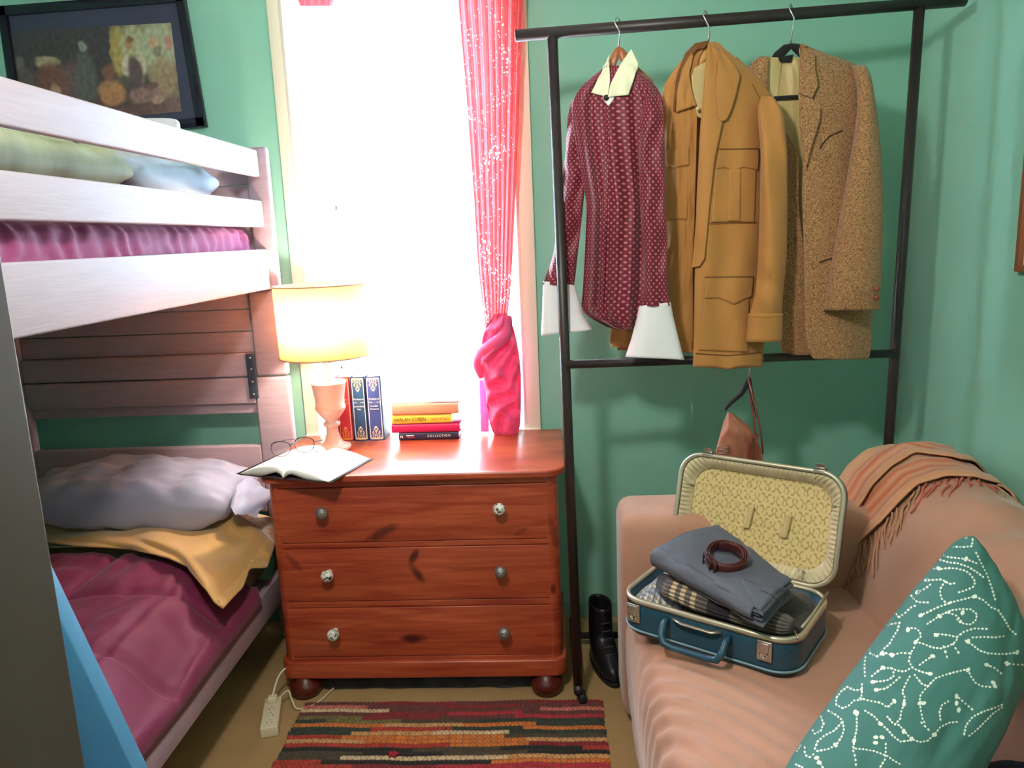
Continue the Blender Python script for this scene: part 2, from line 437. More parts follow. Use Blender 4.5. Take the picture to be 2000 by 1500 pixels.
# ------------------------------------------------------------------ the room
YB, XR, XL = 2.74, 1.235, -2.02
WX0, WX1, WZ0, WZ1 = -.865, -.105, .757, 2.30
B().box(XL-.1, XR+.1, -1.3, YB+.14, -.06, 0).build('floor', M_floor, kind='structure', smooth=False)
B().box(XL-.1, XR+.1, -1.3, YB+.14, 2.45, 2.55).build('ceiling', M_ceil, kind='structure', smooth=False)
b = B(); b.box(XL-.1, WX0, YB, YB+.14, 0, 2.45); b.box(WX1, XR+.1, YB, YB+.14, 0, 2.45); b.box(WX0, WX1, YB, YB+.14, 0, WZ0-.02); b.box(WX0, WX1, YB, YB+.14, WZ1, 2.45)
b.build('wall_back', M_wall, kind='structure', smooth=False, weld=False)
B().box(XR, XR+.1, -1.3, YB, 0, 2.45).build('wall_right', M_wall, kind='structure', smooth=False)
B().box(XL-.1, XL, -1.3, YB, 0, 2.45).build('wall_left', M_wall, kind='structure', smooth=False)
b = B(); b.box(XL, -.56, .30, .42, 0, 2.45); b.box(.62, XR, .18, .30, 0, 2.45); b.box(-.56, .62, .18, .30, 2.12, 2.45)
b.box(XL, XR, -1.3, -1.2, 0, 2.45)
b.build('wall_front', M_wall, kind='structure', smooth=False, weld=False)
b = B(); b.box(-.56, -.434, .22, .60, 0, 2.12); b.box(-.456, -.428, .30, .40, 0, 2.12)
b.build('trim_1', M_jamb, kind='structure', smooth=True, bev=.004)
B().box(XL, XR, YB-.012, YB, 0, .055).build('baseboard_back', mat('baseboard_teal', s(128, 176, 164), .5), kind='structure', smooth=False)
B().box(XR-.012, XR, .3, YB-.012, 0, .055).build('baseboard_right', M_wall, kind='structure', smooth=False)
# window: casing, frame, sashes, glass
b = B(); cz = YB-.016
b.box(WX0-.052, WX0, cz, YB, WZ0-.02, WZ1+.06); b.box(WX1, WX1+.062, cz, YB, .72, WZ1+.06); b.box(WX0, WX1, cz, YB, WZ1, WZ1+.06)
b.box(WX0-.052, WX1+.062, cz-.012, YB+.10, WZ0-.022, WZ0-.0015)
w = b.build('window_1', M_white, kind='structure', smooth=True, bev=.003)
b = B(); x0, x1, z0, z1 = WX0, WX1, WZ0, WZ1
for (a, c_, d, e) in ((x0, x0+.035, z0, z1), (x1-.035, x1, z0, z1), (x0, x1, z0, z0+.03), (x0, x1, z1-.04, z1)):
    b.box(a, c_, YB+.08, YB+.12, d, e)
b.build('window_frame', M_white, w, smooth=True, bev=.003)
B().box(x0+.03, x1-.03, YB+.10, YB+.104, z0, z1).build('glass_pane', M_glass, w, smooth=False)
M_blind = mat('white_blind_cloth', (.92, .92, .92), .9, trans=.85)
bl = thing('roller_blind', 'white translucent roller blind glowing with daylight across the window', 'blind', (-.485, 2.728, .76))
B().box(WX0-.012, WX1+.012, 2.7235, 2.7245, .772, 2.30).build('blind_cloth', M_blind, bl, smooth=False)
B().tube([(WX0-.012, 2.7205, 2.32), (WX1+.012, 2.7205, 2.32)], .018, 16).build('roller', M_white, bl)
b = B(); b.tube([aY(645, -40, 2.71), aY(648, 240, 2.71), aY(656, 398, 2.71)], .0012, 6); b.lathe([(.001, .018), (.004, .012), (.006, 0), (.001, -.002)], aY(657, 410, 2.71), 10)
b.build('blind_cord', mat('grey_cord', s(120, 116, 116), .7), None, label='thin grey blind cord hanging in front of the bright window', cat='cord')

# ------------------------------------------------------------------ bunk bed
bed = thing('bunk_bed', 'whitewashed wooden bunk bed with guard boards along the left wall', 'bunk bed', (-1.45, 1.65, 0))
XO = -.95; Y0 = .74; Y1 = 2.615
def board(name, z0, z1, x0=XO-.024, x1=XO, y0=Y0, y1=Y1, m=M_bedw, parent=bed, bev=.005, **k):
    return B().box(x0, x1, y0, y1, z0, z1).build(name, m, parent, bev=bev, **k)
board('guard_rail', 1.678, 1.763); board('guard_rail', 1.513, 1.600); board('side_rail', 1.305, 1.440)
board('side_rail', .245, .345, m=M_bedg)
board('side_rail', 1.305, 1.44, -1.99, -1.966); board('side_rail', .245, .345, -1.99, -1.966, m=M_bedg)
# head end (against the back wall), lower unit then upper unit
b = B(); b.box(-1.045, -.922, 2.60, 2.635, 0, .998); h = b.build('head_post', M_bedg, bed, bev=.008)
b = B(); b.box(-1.985, -1.88, 2.60, 2.635, 0, .998); b.build('head_post', M_bedg, bed, bev=.008)
b = B(); b.box(-1.035, -.922, 2.60, 2.635, 1.003, 1.30); b.box(-1.0, -.922, 2.602, 2.634, 1.30, 1.775)
b.build('head_post', M_bedg, bed, bev=.010)
b = B(); b.box(-1.985, -1.88, 2.60, 2.635, 1.003, 1.775); b.build('head_post', M_bedg, bed, bev=.008)
B().box(-1.88, -1.045, 2.598, 2.628, .905, .998).build('headboard_rail', M_bedg, bed, bev=.006)
B().box(-1.88, -1.035, 2.598, 2.628, 1.003, 1.085).build('headboard_rail', M_bedg, bed, bev=.006)
b = B()
for z0, z1 in ((1.086, 1.16), (1.163, 1.237), (1.24, 1.314), (1.317, 1.39)): b.box(-1.88, -1.03, 2.612, 2.626, z0, z1)
b.build('headboard_panel', M_bedg, bed, bev=.003)
b = B()
for z0, z1 in ((1.395, 1.497), (1.50, 1.575), (1.578, 1.652), (1.655, 1.72)): b.box(-1.88, -1.0, 2.612, 2.626, z0, z1)
b.build('headboard_panel', M_bedg, bed, bev=.003)
b = B(); b.box(-1.88, -1.045, 2.614, 2.626, .868, .906); b.build('headboard_panel', M_bedg, bed, bev=.003)
B().box(-1.88, -1.045, 2.598, 2.628, .50, .752).build('headboard_rail', M_bedg, bed, bev=.006)
b = B()
for z0, z1 in ((-1.88, -1.88),): pass
pl = B().box(-1.062, -1.030, 2.590, 2.597, .925, 1.085).build('joining_plate', mat('dark_steel_plate', s(70, 78, 98), .45, metal=.4), bed, bev=.002, label='dark steel plate with screws')
for z in (.94, .985, 1.03, 1.07):
    B().lathe([(.004, 0), (.004, .002), (.001, .003)], (-1.046, 2.590, z), 10, axis='y').build('screw', M_silver, pl)
# foot end
for x0 in (-1.045, -1.985):
    B().box(x0, x0+.10, .70, .735, 0, 1.775).build('foot_post', M_bedg, bed, bev=.008)
b = B(); b.box(-1.885, -1.045, .705, .73, .45, .60); b.build('footboard', M_bedg, bed, bev=.005)
b = B()
for k in range(11): b.box(-1.965, -.975, .82+k*.165, .82+k*.165+.07, 1.308, 1.326)
b.build('slats', M_bedg, bed, bev=.002)
b = B()
for k in range(11): b.box(-1.965, -.975, .82+k*.165, .82+k*.165+.07, .248, .266)
b.build('slats', M_bedg, bed, bev=.002)

# upper bunk bedding
def bulkbox(name, x0, x1, y0, y1, z0, z1, m, wr, label, cat, group=None, n=60, sag=.04):
    """soft mattress-like block with rounded, wrinkled skin"""
    b = B(); P = []
    prof = []
    for k in range(25):   # around section in x-z, superellipse
        a = 2*PI*k/24; ca, sa = math.cos(a), math.sin(a)
        prof.append((math.copysign(abs(ca)**.22, ca), math.copysign(abs(sa)**.35, sa)))
    cx, hx, cz, hz = (x0+x1)/2, (x1-x0)/2, (z0+z1)/2, (z1-z0)/2
    fine = []
    for k in range(24):
        for q in range(5):
            w = q/5; fine.append((prof[k][0]*(1-w)+prof[k+1][0]*w, prof[k][1]*(1-w)+prof[k+1][1]*w))
    for j in range(n*3):
        y = y0+(y1-y0)*j/(n*3-1); e = 1-.5*(abs(j/(n*3-1)-.5)*2)**24
        row = []
        for (px, pz) in fine:
            d = wr(y, pz, px)
            row.append(Vector((cx+px*(hx*min(1, e+.3)+d), y, cz+pz*(hz*e+d*.6))))
        P.append(row)
    b.grid(P, 0, None, None, closed=True)
    for rg in (P[0], P[-1]): b.add(rg, [tuple(range(len(rg)))])
    return b.build(name, m, None, label=label, cat=cat, group=group)
def ruffle(y, pz, px):
    f = .5+.5*math.sin(pz*1.3)
    return .007*math.sin(y*95+3*ns(y*7, pz*1.4)+pz*1.2)*(.4+ns(y*5, 1)*1.2)+.006*ns(y*30, pz*3)
bulkbox('mattress', -1.955, -.99, .76, 2.585, 1.328, 1.532, M_purple2, ruffle, 'upper bunk mattress under a gathered magenta purple sheet', 'mattress')
def pillow(b, c, ax, ay, th, nrm, wr=.01, n=44, seed=0, mi=0, pinch=.12, col=None, exp_=.5):
    """inflated pillow: c centre, ax/ay half-axis vectors, th half thickness along nrm"""
    c = Vector(c); ax = Vector(ax); ay = Vector(ay); nrm = Vector(nrm).normalized()
    for sgn in (1, -1):
        P = []
        for j in range(n):
            row = []
            v = -1+2*j/(n-1)
            for i in range(n):
                u = -1+2*i/(n-1)
                e = max(0, (1-u*u))*max(0, (1-v*v)); t = e**exp_
                kk = 1-.13*(u*u*v*v)**2.2
                pu = kk*u*(1-pinch*(1-v*v)*1.0*abs(u)**3); pv = kk*v*(1-pinch*(1-u*u)*abs(v)**3)
                w = wr*(ns(u*2.1+seed, v*2.1, sgn)+.6*ns(u*5+seed*2, v*4, sgn))*min(1, t*2.5)
                edge = 1-abs(1-2*0)
                # radial creases near corners
                row.append(c+ax*pu+ay*pv+nrm*(sgn*(th*t)+w))
            P.append(row)
        b.grid(P, mi)
    return b
M_olive = mat('olive_green_pillowcase', s(150, 156, 120), .55, .25, 60, .28, 4, stretch=(1, 3, 1))
M_pale = mat('pale_blue_pillowcase', s(176, 190, 206), .55, .2, 60, .12, 9)
pillow(B(), (-1.30, 1.76, 1.645), (.22, -.02, .01), (.02, .36, 0), .098, (.1, 0, 1), .036, seed=3).build('pillow', M_olive, label='olive green pillow on the upper bunk behind the guard boards', cat='pillow')
pillow(B(), (-1.24, 2.32, 1.630), (.20, -.08, .02), (.06, .19, 0), .085, (.1, 0, 1), .018, seed=9).build('pillow', M_pale, label='pale blue pillow on the upper bunk nearest the window', cat='pillow')
b = B(); sheetw = lambda u, v: .01*ns(u*6, v*5)
P = [[Vector((-1.50+.34*i/30, 2.46+.10*j/14, 1.60+.0*i+.24*math.sin(PI*min(1, .5+.0*i))*(.72+.28*math.sin(PI*i/30)**.5)*(j/14)**.6+.012*ns(i*.3, j*.3))) for i in range(31)] for j in range(15)]
pillow(B(), (-1.34, 2.525, 1.778), (.19, 0, -.015), (0, .0, .108), .04, (0, 1, 0), .012, seed=5).build('pillow', M_whitec, label='white pillow propped upright below the framed picture', cat='pillow')
b = B(); P = [[Vector((-1.42+.40*i/30, 2.38+.17*j/10, 1.545+.055*math.sin(PI*i/30)**.6*(.6+.4*math.sin(PI*j/10))+.008*ns(i*.4, j*.5))) for i in range(31)] for j in range(11)]
b.grid(P).build('blanket', M_red, thick=.01, label='folded crimson blanket on the upper bunk by the head end', cat='blanket')

# lower bunk: mattress, quilt, throw, pillow
B().box(-1.955, -1.06, .78, 2.585, .268, .44).build('mattress', M_cream, bev=.04, label='cream mattress of the lower bunk under the purple quilt', cat='mattress')
def hbed(x, y):
    z = .505+.012*ns(x*2.3, y*2.1)
    e = smooth(-1.16, -.955, x); z -= .125*e**1.5
    # quilt seams
    for yc in (1.0, 1.32, 1.64, 1.96, 2.28):
        d = (y-yc-.10*(x+1.4)); z -= .015*math.exp(-(d/.017)**2)
    for xc in (-1.72, -1.40, -1.12):
        d = (x-xc); z -= .012*math.exp(-(d/.016)**2)
    z += .014*ns(x*9, y*5, 2)+.011*math.sin(y*30+x*14+7*ns(x*4, y*3))*ns(x*5, y*5, 7)+.006*ns(x*24, y*14)
    z += .012*math.exp(-((x+1.2+.35*(y-1.5))/.02)**2)*smooth(1.3, 1.6, y)*(1-smooth(1.7, 1.9, y))
    return z
P = [[Vector((x, y, hbed(x, y))) for x in [-1.96+1.003*i/150 for i in range(151)]] for y in [.77+1.46*j/210 for j in range(211)]]
for r in P: # turn down the outer edge over the rail
    q = r[-1]; r.append(Vector((q.x+.010, q.y, .345+.006*ns(q.y*6)))); r.append(Vector((q.x+.010, q.y, .312+.008*ns(q.y*5, 2))))
quilt = B().grid(P); quilt.build('quilt', M_purple, thick=.006, offset=-1, label='wine purple quilted comforter on the lower bunk', cat='comforter')
def hsheet(x, y): return .478+.03*(1-smooth(-1.1, -.96, x))+.008*ns(x*8, y*7)-.03*smooth(-1.0, -.955, x)
P = [[Vector((x, y, hsheet(x, y))) for x in [-1.96+1.0*i/80 for i in range(81)]] for y in [2.30+.28*j/50 for j in range(51)]]
def flor(x, y):
    n = ns(x*26, y*26, 4); return mixc(s(232, 214, 184), s(206, 150, 120), smooth(.18, .32, n))
b = B(); b.grid(P, 0, None, [flor(p.x, p.y) for r in P for p in r]); b.build('bed_sheet', M_vc, thick=.004, offset=-1, label='cream floral sheet at the head of the lower bunk', cat='sheet')
def onh(h, off, wr=None):
    def f(px, py, u, v):
        d = ray(px, py); t = .5
        while t < 4:
            p = EYE+d*t
            if p.z < h(p.x, p.y)+off+(wr(u, v) if wr else 0): break
            t += .01
        a, c_ = t-.01, t
        for _ in range(12):
            m_ = (a+c_)/2; p = EYE+d*m_
            if p.z < h(p.x, p.y)+off+(wr(u, v) if wr else 0): c_ = m_
            else: a = m_
        return EYE+d*c_
    return f
def hall(x, y):
    if x > -.955: return .455-(x+.955)*.9
    return max(hbed(x, y)-.004, hsheet(x, y))
wrG = lambda u, v: .02+.022*(.5+.5*math.sin(u*9+v*5+3*ns(u*3, v*2)))*(.35+.65*v*(1-v)*4)+.012*ns(u*8, v*5)
b = B()
skin(b, [[(-60, 1010), (100, 1004), (200, 1002), (270, 992), (350, 986), (400, 990), (452, 998), (500, 1030), (535, 1066)],
         [(-60, 1035), (100, 1030), (210, 1035), (300, 1040), (380, 1050), (440, 1070), (480, 1080), (505, 1092), (522, 1106)],
         [(-60, 1060), (95, 1060), (150, 1068), (200, 1070), (262, 1074), (330, 1092), (370, 1110), (400, 1150), (418, 1178), (435, 1190), (455, 1168), (475, 1148), (488, 1112), (520, 1106)]],
     onh(hall, 0, wrG), 110, 50)
b.build('gold_throw', M_gold, thick=.005, offset=1, label='crumpled mustard gold throw across the lower bunk below the pillow', cat='throw blanket')
pb = B(); pillow(pb, (-1.42, 2.43, .640), (.385, .0, -.01), (.03, .135, .03), .110, (0, -.12, 1), .026, n=60, seed=11, pinch=.06, exp_=.42)
# pillowcase hem flap at the open end
fl = []
for j in range(17):
    t = j/16; fl.append([Vector((-1.045+.075*i/10, 2.30+.25*t-.02*math.sin(i*.5), .630+.05*math.sin(PI*t)**.7*(1-i/14)-.045*i/10+.012*ns(i*.5, t*5))) for i in range(11)])
pb.grid(fl)
pb.build('pillow', M_pilg, label='grey blue pillow at the head of the lower bunk', cat='pillow')

# ladder leaning against the bunk, near stringer behind the door jamb
lad = thing('bunk_ladder', 'blue painted ladder side leaning beside the bunk, behind the door jamb', 'ladder', (-.55, 1.0, 0))
def stringer(y):
    d = Vector((-.30, 0, 1)).normalized(); n_ = Vector((1, 0, .30)).normalized()
    base = Vector((-.593, y, .0)); b = B(); o = base
    L_ = 1.34; w_ = .125
    q = [o, o+d*L_, o+d*L_-n_*w_, o-n_*w_]
    q[0].z = max(0, q[0].z); q[3] = Vector((q[3].x-.035, y, 0))
    b.prism(q, (0, -.035, 0)); return b.build('stringer', M_blue, lad, bev=.003)
stringer(1.20); stringer(.86)
for k in range(4):
    z = .17+k*.30; x = -.593-.30*z-.095
    B().box(x-.045, x+.045, .86, 1.165, z-.012, z+.012).build('tread', M_blue, lad, bev=.003)

# framed picture on the back wall
pic = thing('framed_painting', 'dark framed painting of figures hanging above the upper bunk', 'picture', (-1.52, 2.73, 1.87))
PY_ = 2.715
c4 = [aY(-2, 14, PY_), aY(358, -14, PY_), aY(402, 246, PY_), aY(38, 285, PY_)]
def lerp4(u, v, y=0): p = c4[0].lerp(c4[1], u).lerp(c4[3].lerp(c4[2], u), v); return Vector((p.x, PY_+y, p.z))
b = B()
fwid = .055
for (a0, a1, e0, e1) in ((0, 1, 0, fwid*1.2), (0, 1, 1-fwid*1.2, 1), (0, fwid*.75, 0, 1), (1-fwid*.75, 1, 0, 1)):
    b.prism([lerp4(a0, e0, -.012), lerp4(a1, e0, -.012), lerp4(a1, e1, -.012), lerp4(a0, e1, -.012)], (0, .03, 0))
b.build('frame', M_frameblk, pic, bev=.003)
B().prism([lerp4(.02, .02, .004), lerp4(.98, .02, .004), lerp4(.98, .98, .004), lerp4(.02, .98, .004)], (0, .012, 0)).build('mat_board', M_matboard, pic, smooth=False)
# the painting: loose blobs of robed figures, dark left, pale right
blobs = [  # cx, cy, rx, ry, colour, strength
 (.50, .5, .6, .7, s(70, 62, 66), .9), (.08, .35, .035, .10, s(120, 110, 110), .8), (.10, .62, .06, .30, s(98, 86, 88), .8),
 (.24, .34, .08, .07, s(176, 156, 124), .9), (.26, .55, .11, .22, s(118, 78, 66), .9), (.27, .72, .03, .16, s(176, 140, 118), .8),
 (.38, .62, .08, .30, s(118, 84, 88), .7), (.46, .20, .025, .06, s(146, 146, 140), .9), (.46, .55, .07, .33, s(92, 92, 90), .85),
 (.36, .9, .2, .12, s(116, 72, 78), .7), (.58, .86, .16, .13, s(92, 64, 60), .7), (.60, .72, .085, .16, s(184, 128, 90), .85), (.60, .5, .045, .10, s(132, 88, 68), .8),
 (.67, .27, .05, .30, s(176, 154, 90), .8), (.76, .30, .08, .35, s(168, 164, 128), .95), (.90, .27, .13, .32, s(166, 166, 138), .95),
 (.745, .20, .028, .08, s(170, 130, 96), 1), (.745, .155, .022, .045, s(104, 74, 60), .7), (.71, .42, .03, .13, s(190, 176, 160), .9), (.80, .42, .02, .12, s(190, 172, 154), .8),
 (.755, .52, .045, .20, s(92, 68, 76), .95), (.88, .20, .022, .06, s(190, 150, 116), .9), (.90, .30, .03, .07, s(92, 80, 70), .6), (.92, .60, .09, .24, s(156, 130, 104), .9),
 (.975, .22, .02, .10, s(180, 120, 116), .9), (.80, .78, .11, .10, s(150, 112, 106), .8), (.84, .68, .05, .06, s(104, 78, 72), .9), (.93, .92, .12, .10, s(120, 82, 84), .8), (.72, .95, .2, .07, s(112, 76, 76), .7), (.87, .84, .04, .05, s(176, 140, 122), .8)]
pc4 = [aY(4, 62, PY_), aY(333, 44, PY_), aY(354, 217, PY_), aY(30, 250, PY_)]
P = []; cc = []
for j in range(111):
    row = []
    for i in range(171):
        u, v = i/170, j/110
        p = pc4[0].lerp(pc4[1], u).lerp(pc4[3].lerp(pc4[2], u), v); row.append(Vector((p.x, PY_+.0025, p.z)))
        c = s(66, 66, 74) if u < .63 else s(150, 140, 112)
        wu = u+.018*ns(u*14, v*12, 1); wv = v+.02*ns(u*14, v*12, 5)
        for (cx, cy, rx, ry, k, st) in blobs:
            if cx > .64 and wu < .625 and rx < .14 and cy < .7: continue
            d = math.hypot((wu-cx)/rx, (wv-cy)/ry); c = mixc(c, k, st*(1-smooth(.7, 1.15, d)))
        q = 1+.35*ns(u*45, v*18, 3); cc.append(tuple(x*q for x in c))
    P.append(row)
B().grid(P, 0, None, cc).build('canvas', M_vcs, pic)

# ------------------------------------------------------------------ dresser
M_pine = pine('red_pine')
def txt(body, size, loc, rot, m, parent, name='lettering', ext=.0004, align='CENTER', sx=1, font_shear=0):
    cu = bpy.data.curves.new('t', 'FONT'); cu.body = body; cu.size = size; cu.extrude = ext; cu.align_x = align; cu.align_y = 'CENTER'
    to = bpy.data.objects.new('t', cu); COL.objects.link(to)
    dg = bpy.context.evaluated_depsgraph_get(); me = bpy.data.meshes.new_from_object(to.evaluated_get(dg))
    bpy.data.objects.remove(to); bpy.data.curves.remove(cu)
    me.name = name; me.materials.clear(); me.materials.append(m)
    o = bpy.data.objects.new(name, me); COL.objects.link(o)
    o.rotation_euler = rot; o.scale = (sx, 1, 1)
    L = Vector((0, 0, 0)); q = parent
    while q is not None: L += q.location; q = q.parent
    o.parent = parent; o.location = Vector(loc)-L
    return o
def rrect(x0, x1, y0, y1, r, n=8, corners=(1, 1, 1, 1)):
    """rounded rectangle outline in plan; corners: front-left, front-right, back-right, back-left"""
    pts = []
    for k, (cx, cy, a0) in enumerate(((x0+r, y0+r, PI), (x1-r, y0+r, 1.5*PI), (x1-r, y1-r, 0), (x0+r, y1-r, .5*PI))):
        if corners[k]:
            for i in range(n+1):
                a = a0+i*PI/2/n; pts.append((cx+r*math.cos(a), cy+r*math.sin(a)))
        else: pts.append(((x0, y0), (x1, y0), (x1, y1), (x0, y1))[k])
    return pts
DX0, DX1, DT = -.918, .034, .757
dr = thing('dresser', 'red pine chest of three drawers under the window', 'dresser', (-.44, 2.45, 0))
B().prism([(x, y, DT-.022) for x, y in rrect(DX0, DX1, 2.197, 2.70, .065, corners=(1, 1, 0, 0))], (0, 0, .022)).build('top', M_pine, dr, bev=.006)
body = B(); q_ = rrect(-.893, .010, 2.228, 2.69, .035, corners=(1, 1, 0, 0))
q_ = q_[:9]+[(-.8655, 2.228), (-.8655, 2.262), (-.0185, 2.262), (-.0185, 2.228)]+q_[9:]
q_ = [p for k, p in enumerate(q_)]
body.prism([(x, y, .125) for x, y in q_], (0, 0, DT-.022-.125))
body.build('carcass', pine('red_pine_carcass', [(-.01, .55, .3, .012, .05, .5), (-.015, .36, 0, .008, .012, .8)]), dr, bev=.003)
B().prism([(x, y, .068) for x, y in rrect(-.905, .022, 2.215, 2.695, .045, corners=(1, 1, 0, 0))], (0, 0, .058)).build('plinth', M_pine, dr, bev=.006)
for x in (-.835, -.045):
    for y in (2.243, 2.62):
        B().lathe([(.001, 0), (.034, 0), (.046, .012), (.052, .03), (.048, .048), (.034, .058), (.03, .070)], (x, y, 0), 24).build('bun_foot', M_foot, dr)
M_kn = mat('glazed_knob_white', s(236, 232, 220), .15, vc=True); M_kg = mat('embossed_silver_knob', s(150, 146, 146), .3, .9, 260, metal=.6)
M_knm = mat('glazed_knob_pattern', (1, 1, 1), .15, vc=True)
drw = [((800, 950), (800, 1056.5), ((625, 1006, 'g'), (974, 998, 'w')), [K(745, 1042)+(.45, .05, .012, .75), K(1018, 1038)+(.5, .02, .006, .5)]),
       ((800, 1069.5), (800, 1172), ((636, 1129, 'w'), (977, 1122, 'g')), [K(808, 1088)+(1.05, .024, .009, .85), K(815, 1120)+(-1.0, .028, .010, .9), K(575, 1100)+(-.9, .04, .008, .45)]),
       ((800, 1186), (800, 1281), ((648, 1245, 'w'), (984, 1242, 'g')), [K(808, 1247)+(0, .034, .012, .95), K(808, 1247)+(0, .015, .007, .6)])]
zr = [aY(800, y, 2.227).z for y in (950, 1056.5, 1069.5, 1172, 1186, 1281)]
for za, zb__ in ((DT-.022, zr[0]+.0025), (zr[1]-.0025, zr[2]+.0025), (zr[3]-.0025, zr[4]+.0025), (zr[5]-.0025, .126)):
    B().box(-.8655, -.0185, 2.229, 2.2619, zb__, za).build('drawer_rail', M_pine, dr, bev=.001)
for k, (a, c_, kn, knots) in enumerate(drw):
    pa, pb_ = aY(a[0], a[1], 2.227), aY(c_[0], c_[1], 2.227)
    xa, xb = -.8630, -.0210
    d = B().box(xa, xb, 2.2275, 2.2615, pb_.z, pa.z).build('drawer', pine('red_pine_drawer_%s' % ('top', 'middle', 'bottom')[k], knots), dr, bev=.002)
    # dark shadow gap is real: recess ring set in the carcass
    for (kx, ky, ty) in kn:
        p = aY(kx, ky, 2.18)
        prof = [(.0075, 0), (.006, .010), (.008, .016), (.0165, .022), (.0195, .031), (.018, .040), (.011, .047), (.001, .049)]
        prof = [(interp([(h, r) for r, h in prof], .049*q/40)[0], .049*q/40) for q in range(41)]
        kb = B()
        def kcol(v):
            if ty == 'g': return s(150, 146, 144)
            q = ns(v.x*110+k*3, v.z*110+kx, v.y*60); return s(236, 232, 222) if abs(q) > .10 or v.y > 2.195 else s(46, 44, 52)
        rings = []
        for r, h in prof: rings.append([Vector((p.x+r*math.cos(i*2*PI/40), 2.2265-h, p.z+r*math.sin(i*2*PI/40))) for i in range(40)])
        kb.grid(rings, 0, None, [kcol(v) for rg in rings for v in rg], closed=True)
        ko = kb.build('knob', M_kg if ty == 'g' else M_knm, d, label='silver embossed knob' if ty == 'g' else 'white ceramic knob with dark pattern')
        B().lathe([(.004, 0), (.004, .002), (.001, .003)], (p.x, 2.2265-.0485, p.z), 12, axis='y').build('knob_screw', M_silver, d)

# ------------------------------------------------------------------ table lamp
LX, LY = -.750, 2.50
lmp = thing('table_lamp', 'lit table lamp with linen drum shade and pink stone goblet base on the dresser', 'lamp', (LX, LY, DT))
b = B().lathe([(.001, 0), (.056, 0), (.060, .008), (.056, .016), (.040, .022), (.034, .026), (.026, .040), (.0205, .060), (.020, .075), (.0215, .082), (.028, .086), (.029, .094), (.024, .099), (.0195, .103), (.026, .110), (.036, .122), (.050, .142), (.052, .150), (.0485, .156), (.049, .18), (.053, .205), (.056, .226), (.059, .232), (.057, .238), (.045, .238), (.02, .236), (.001, .236)], (LX, LY, DT), 40)
b.build('base', M_alab, lmp)
B().tube([(LX, LY, DT+.235), (LX, LY, DT+.47)], .006, 12).build('stem', M_silver, lmp)
B().lathe([(.001, .30), (.014, .30), (.016, .36), (.001, .365)], (LX, LY, DT), 20).build('socket', M_silver, lmp)
b = B(); n = 64; R0, R1, zb, zt = .148, .152, 1.083, 1.318
rings = []
for (r, z) in ((R0-.002, zb), (R0, zb), (R1, zt), (R1-.002, zt), (R0-.002, zb)):
    rings.append([Vector((LX+r*math.cos(2*PI*i/n), LY+r*math.sin(2*PI*i/n), z)) for i in range(n)])
b.grid(rings, 0, None, None, closed=True); sh = b.build('lamp_shade', M_shade, lmp)
M_strim = mat('pink_grey_shade_trim', s(190, 140, 120), .7)
for z, R in ((zb, R0), (zt, R1)):
    B().tube([(LX+(R+.001)*math.cos(2*PI*i/n), LY+(R+.001)*math.sin(2*PI*i/n), z) for i in range(n+1)], .0022, 6, cap=False).build('shade_trim', M_strim, sh)
b = B()
for a in (0, 2.1, 4.2): b.tube([(LX, LY, zt-.012), (LX+R1*math.cos(a), LY+R1*math.sin(a), zt-.004)], .0015, 6)
b.build('shade_spider', M_silver, lmp)
b = B().lathe([(.001, -.03), (.018, -.024), (.028, -.002), (.022, .022), (.012, .036), (.001, .04)], (LX, LY, 1.19), 24)
mb = bpy.data.materials.new('lit_bulb'); mb.use_nodes = True; e_ = mb.node_tree.nodes.new('ShaderNodeEmission'); e_.inputs[0].default_value = (1, .85, .65, 1); e_.inputs[1].default_value = 12
mb.node_tree.links.new(e_.outputs[0], mb.node_tree.nodes['Material Output'].inputs[0])
bu = b.build('bulb', mb, lmp); bu.visible_shadow = True
TABLE_BULB.location = (LX, LY-.045, 1.20)
b = B(); b.tube([(LX+.055, LY-.02, 1.14), (LX+.058, LY-.03, 1.055)], .0012, 6); b.lathe([(.001, .008), (.004, .004), (.004, -.006), (.001, -.008)], (LX+.058, LY-.03, 1.048), 10)
b.build('pull_chain', M_silver, lmp)

# ------------------------------------------------------------------ books
def sp_mat(n): return mat(n, (1, 1, 1), .45, vc=True)
def book_up(xc, w, h, d, yf, col, spine, label, name='book', group='upright books on the dresser'):
    t = thing(name, label, 'book', (xc, yf+d/2, DT), group); z = DT+.0005
    b = B(); b.box(xc-w/2, xc-w/2+.003, yf+.004, yf+d, z, z+h); b.box(xc+w/2-.003, xc+w/2, yf+.004, yf+d, z, z+h)
    P = []
    for j in range(2):
        P.append([Vector((xc-w/2+w*i/16, yf+.004-.004*math.sin(PI*i/16), z+h*j)) for i in range(17)])
    b.grid(P); b.build('cover', mat('book_cloth', col, .5, .1, 300), t)
    B().box(xc-w/2+.004, xc+w/2-.004, yf+.006, yf+d-.004, z+.003, z+h-.004).build('page_block', M_page, t, smooth=False)
    if spine: # printed spine decoration on a fine grid
        nx, nz = 44, 200; P = []; cc = []
        for j in range(nz+1):
            row = []
            for i in range(nx+1):
                u, v = i/nx, j/nz; row.append(Vector((xc-w/2+.0025+(w-.005)*u, yf-.0006+.004*(1-math.sin(PI*u))*.9, z+h*v))); cc.append(spine(u, v))
            P.append(row)
        B().grid(P, 0, None, cc).build('spine_print', M_vcs, t)
    return t
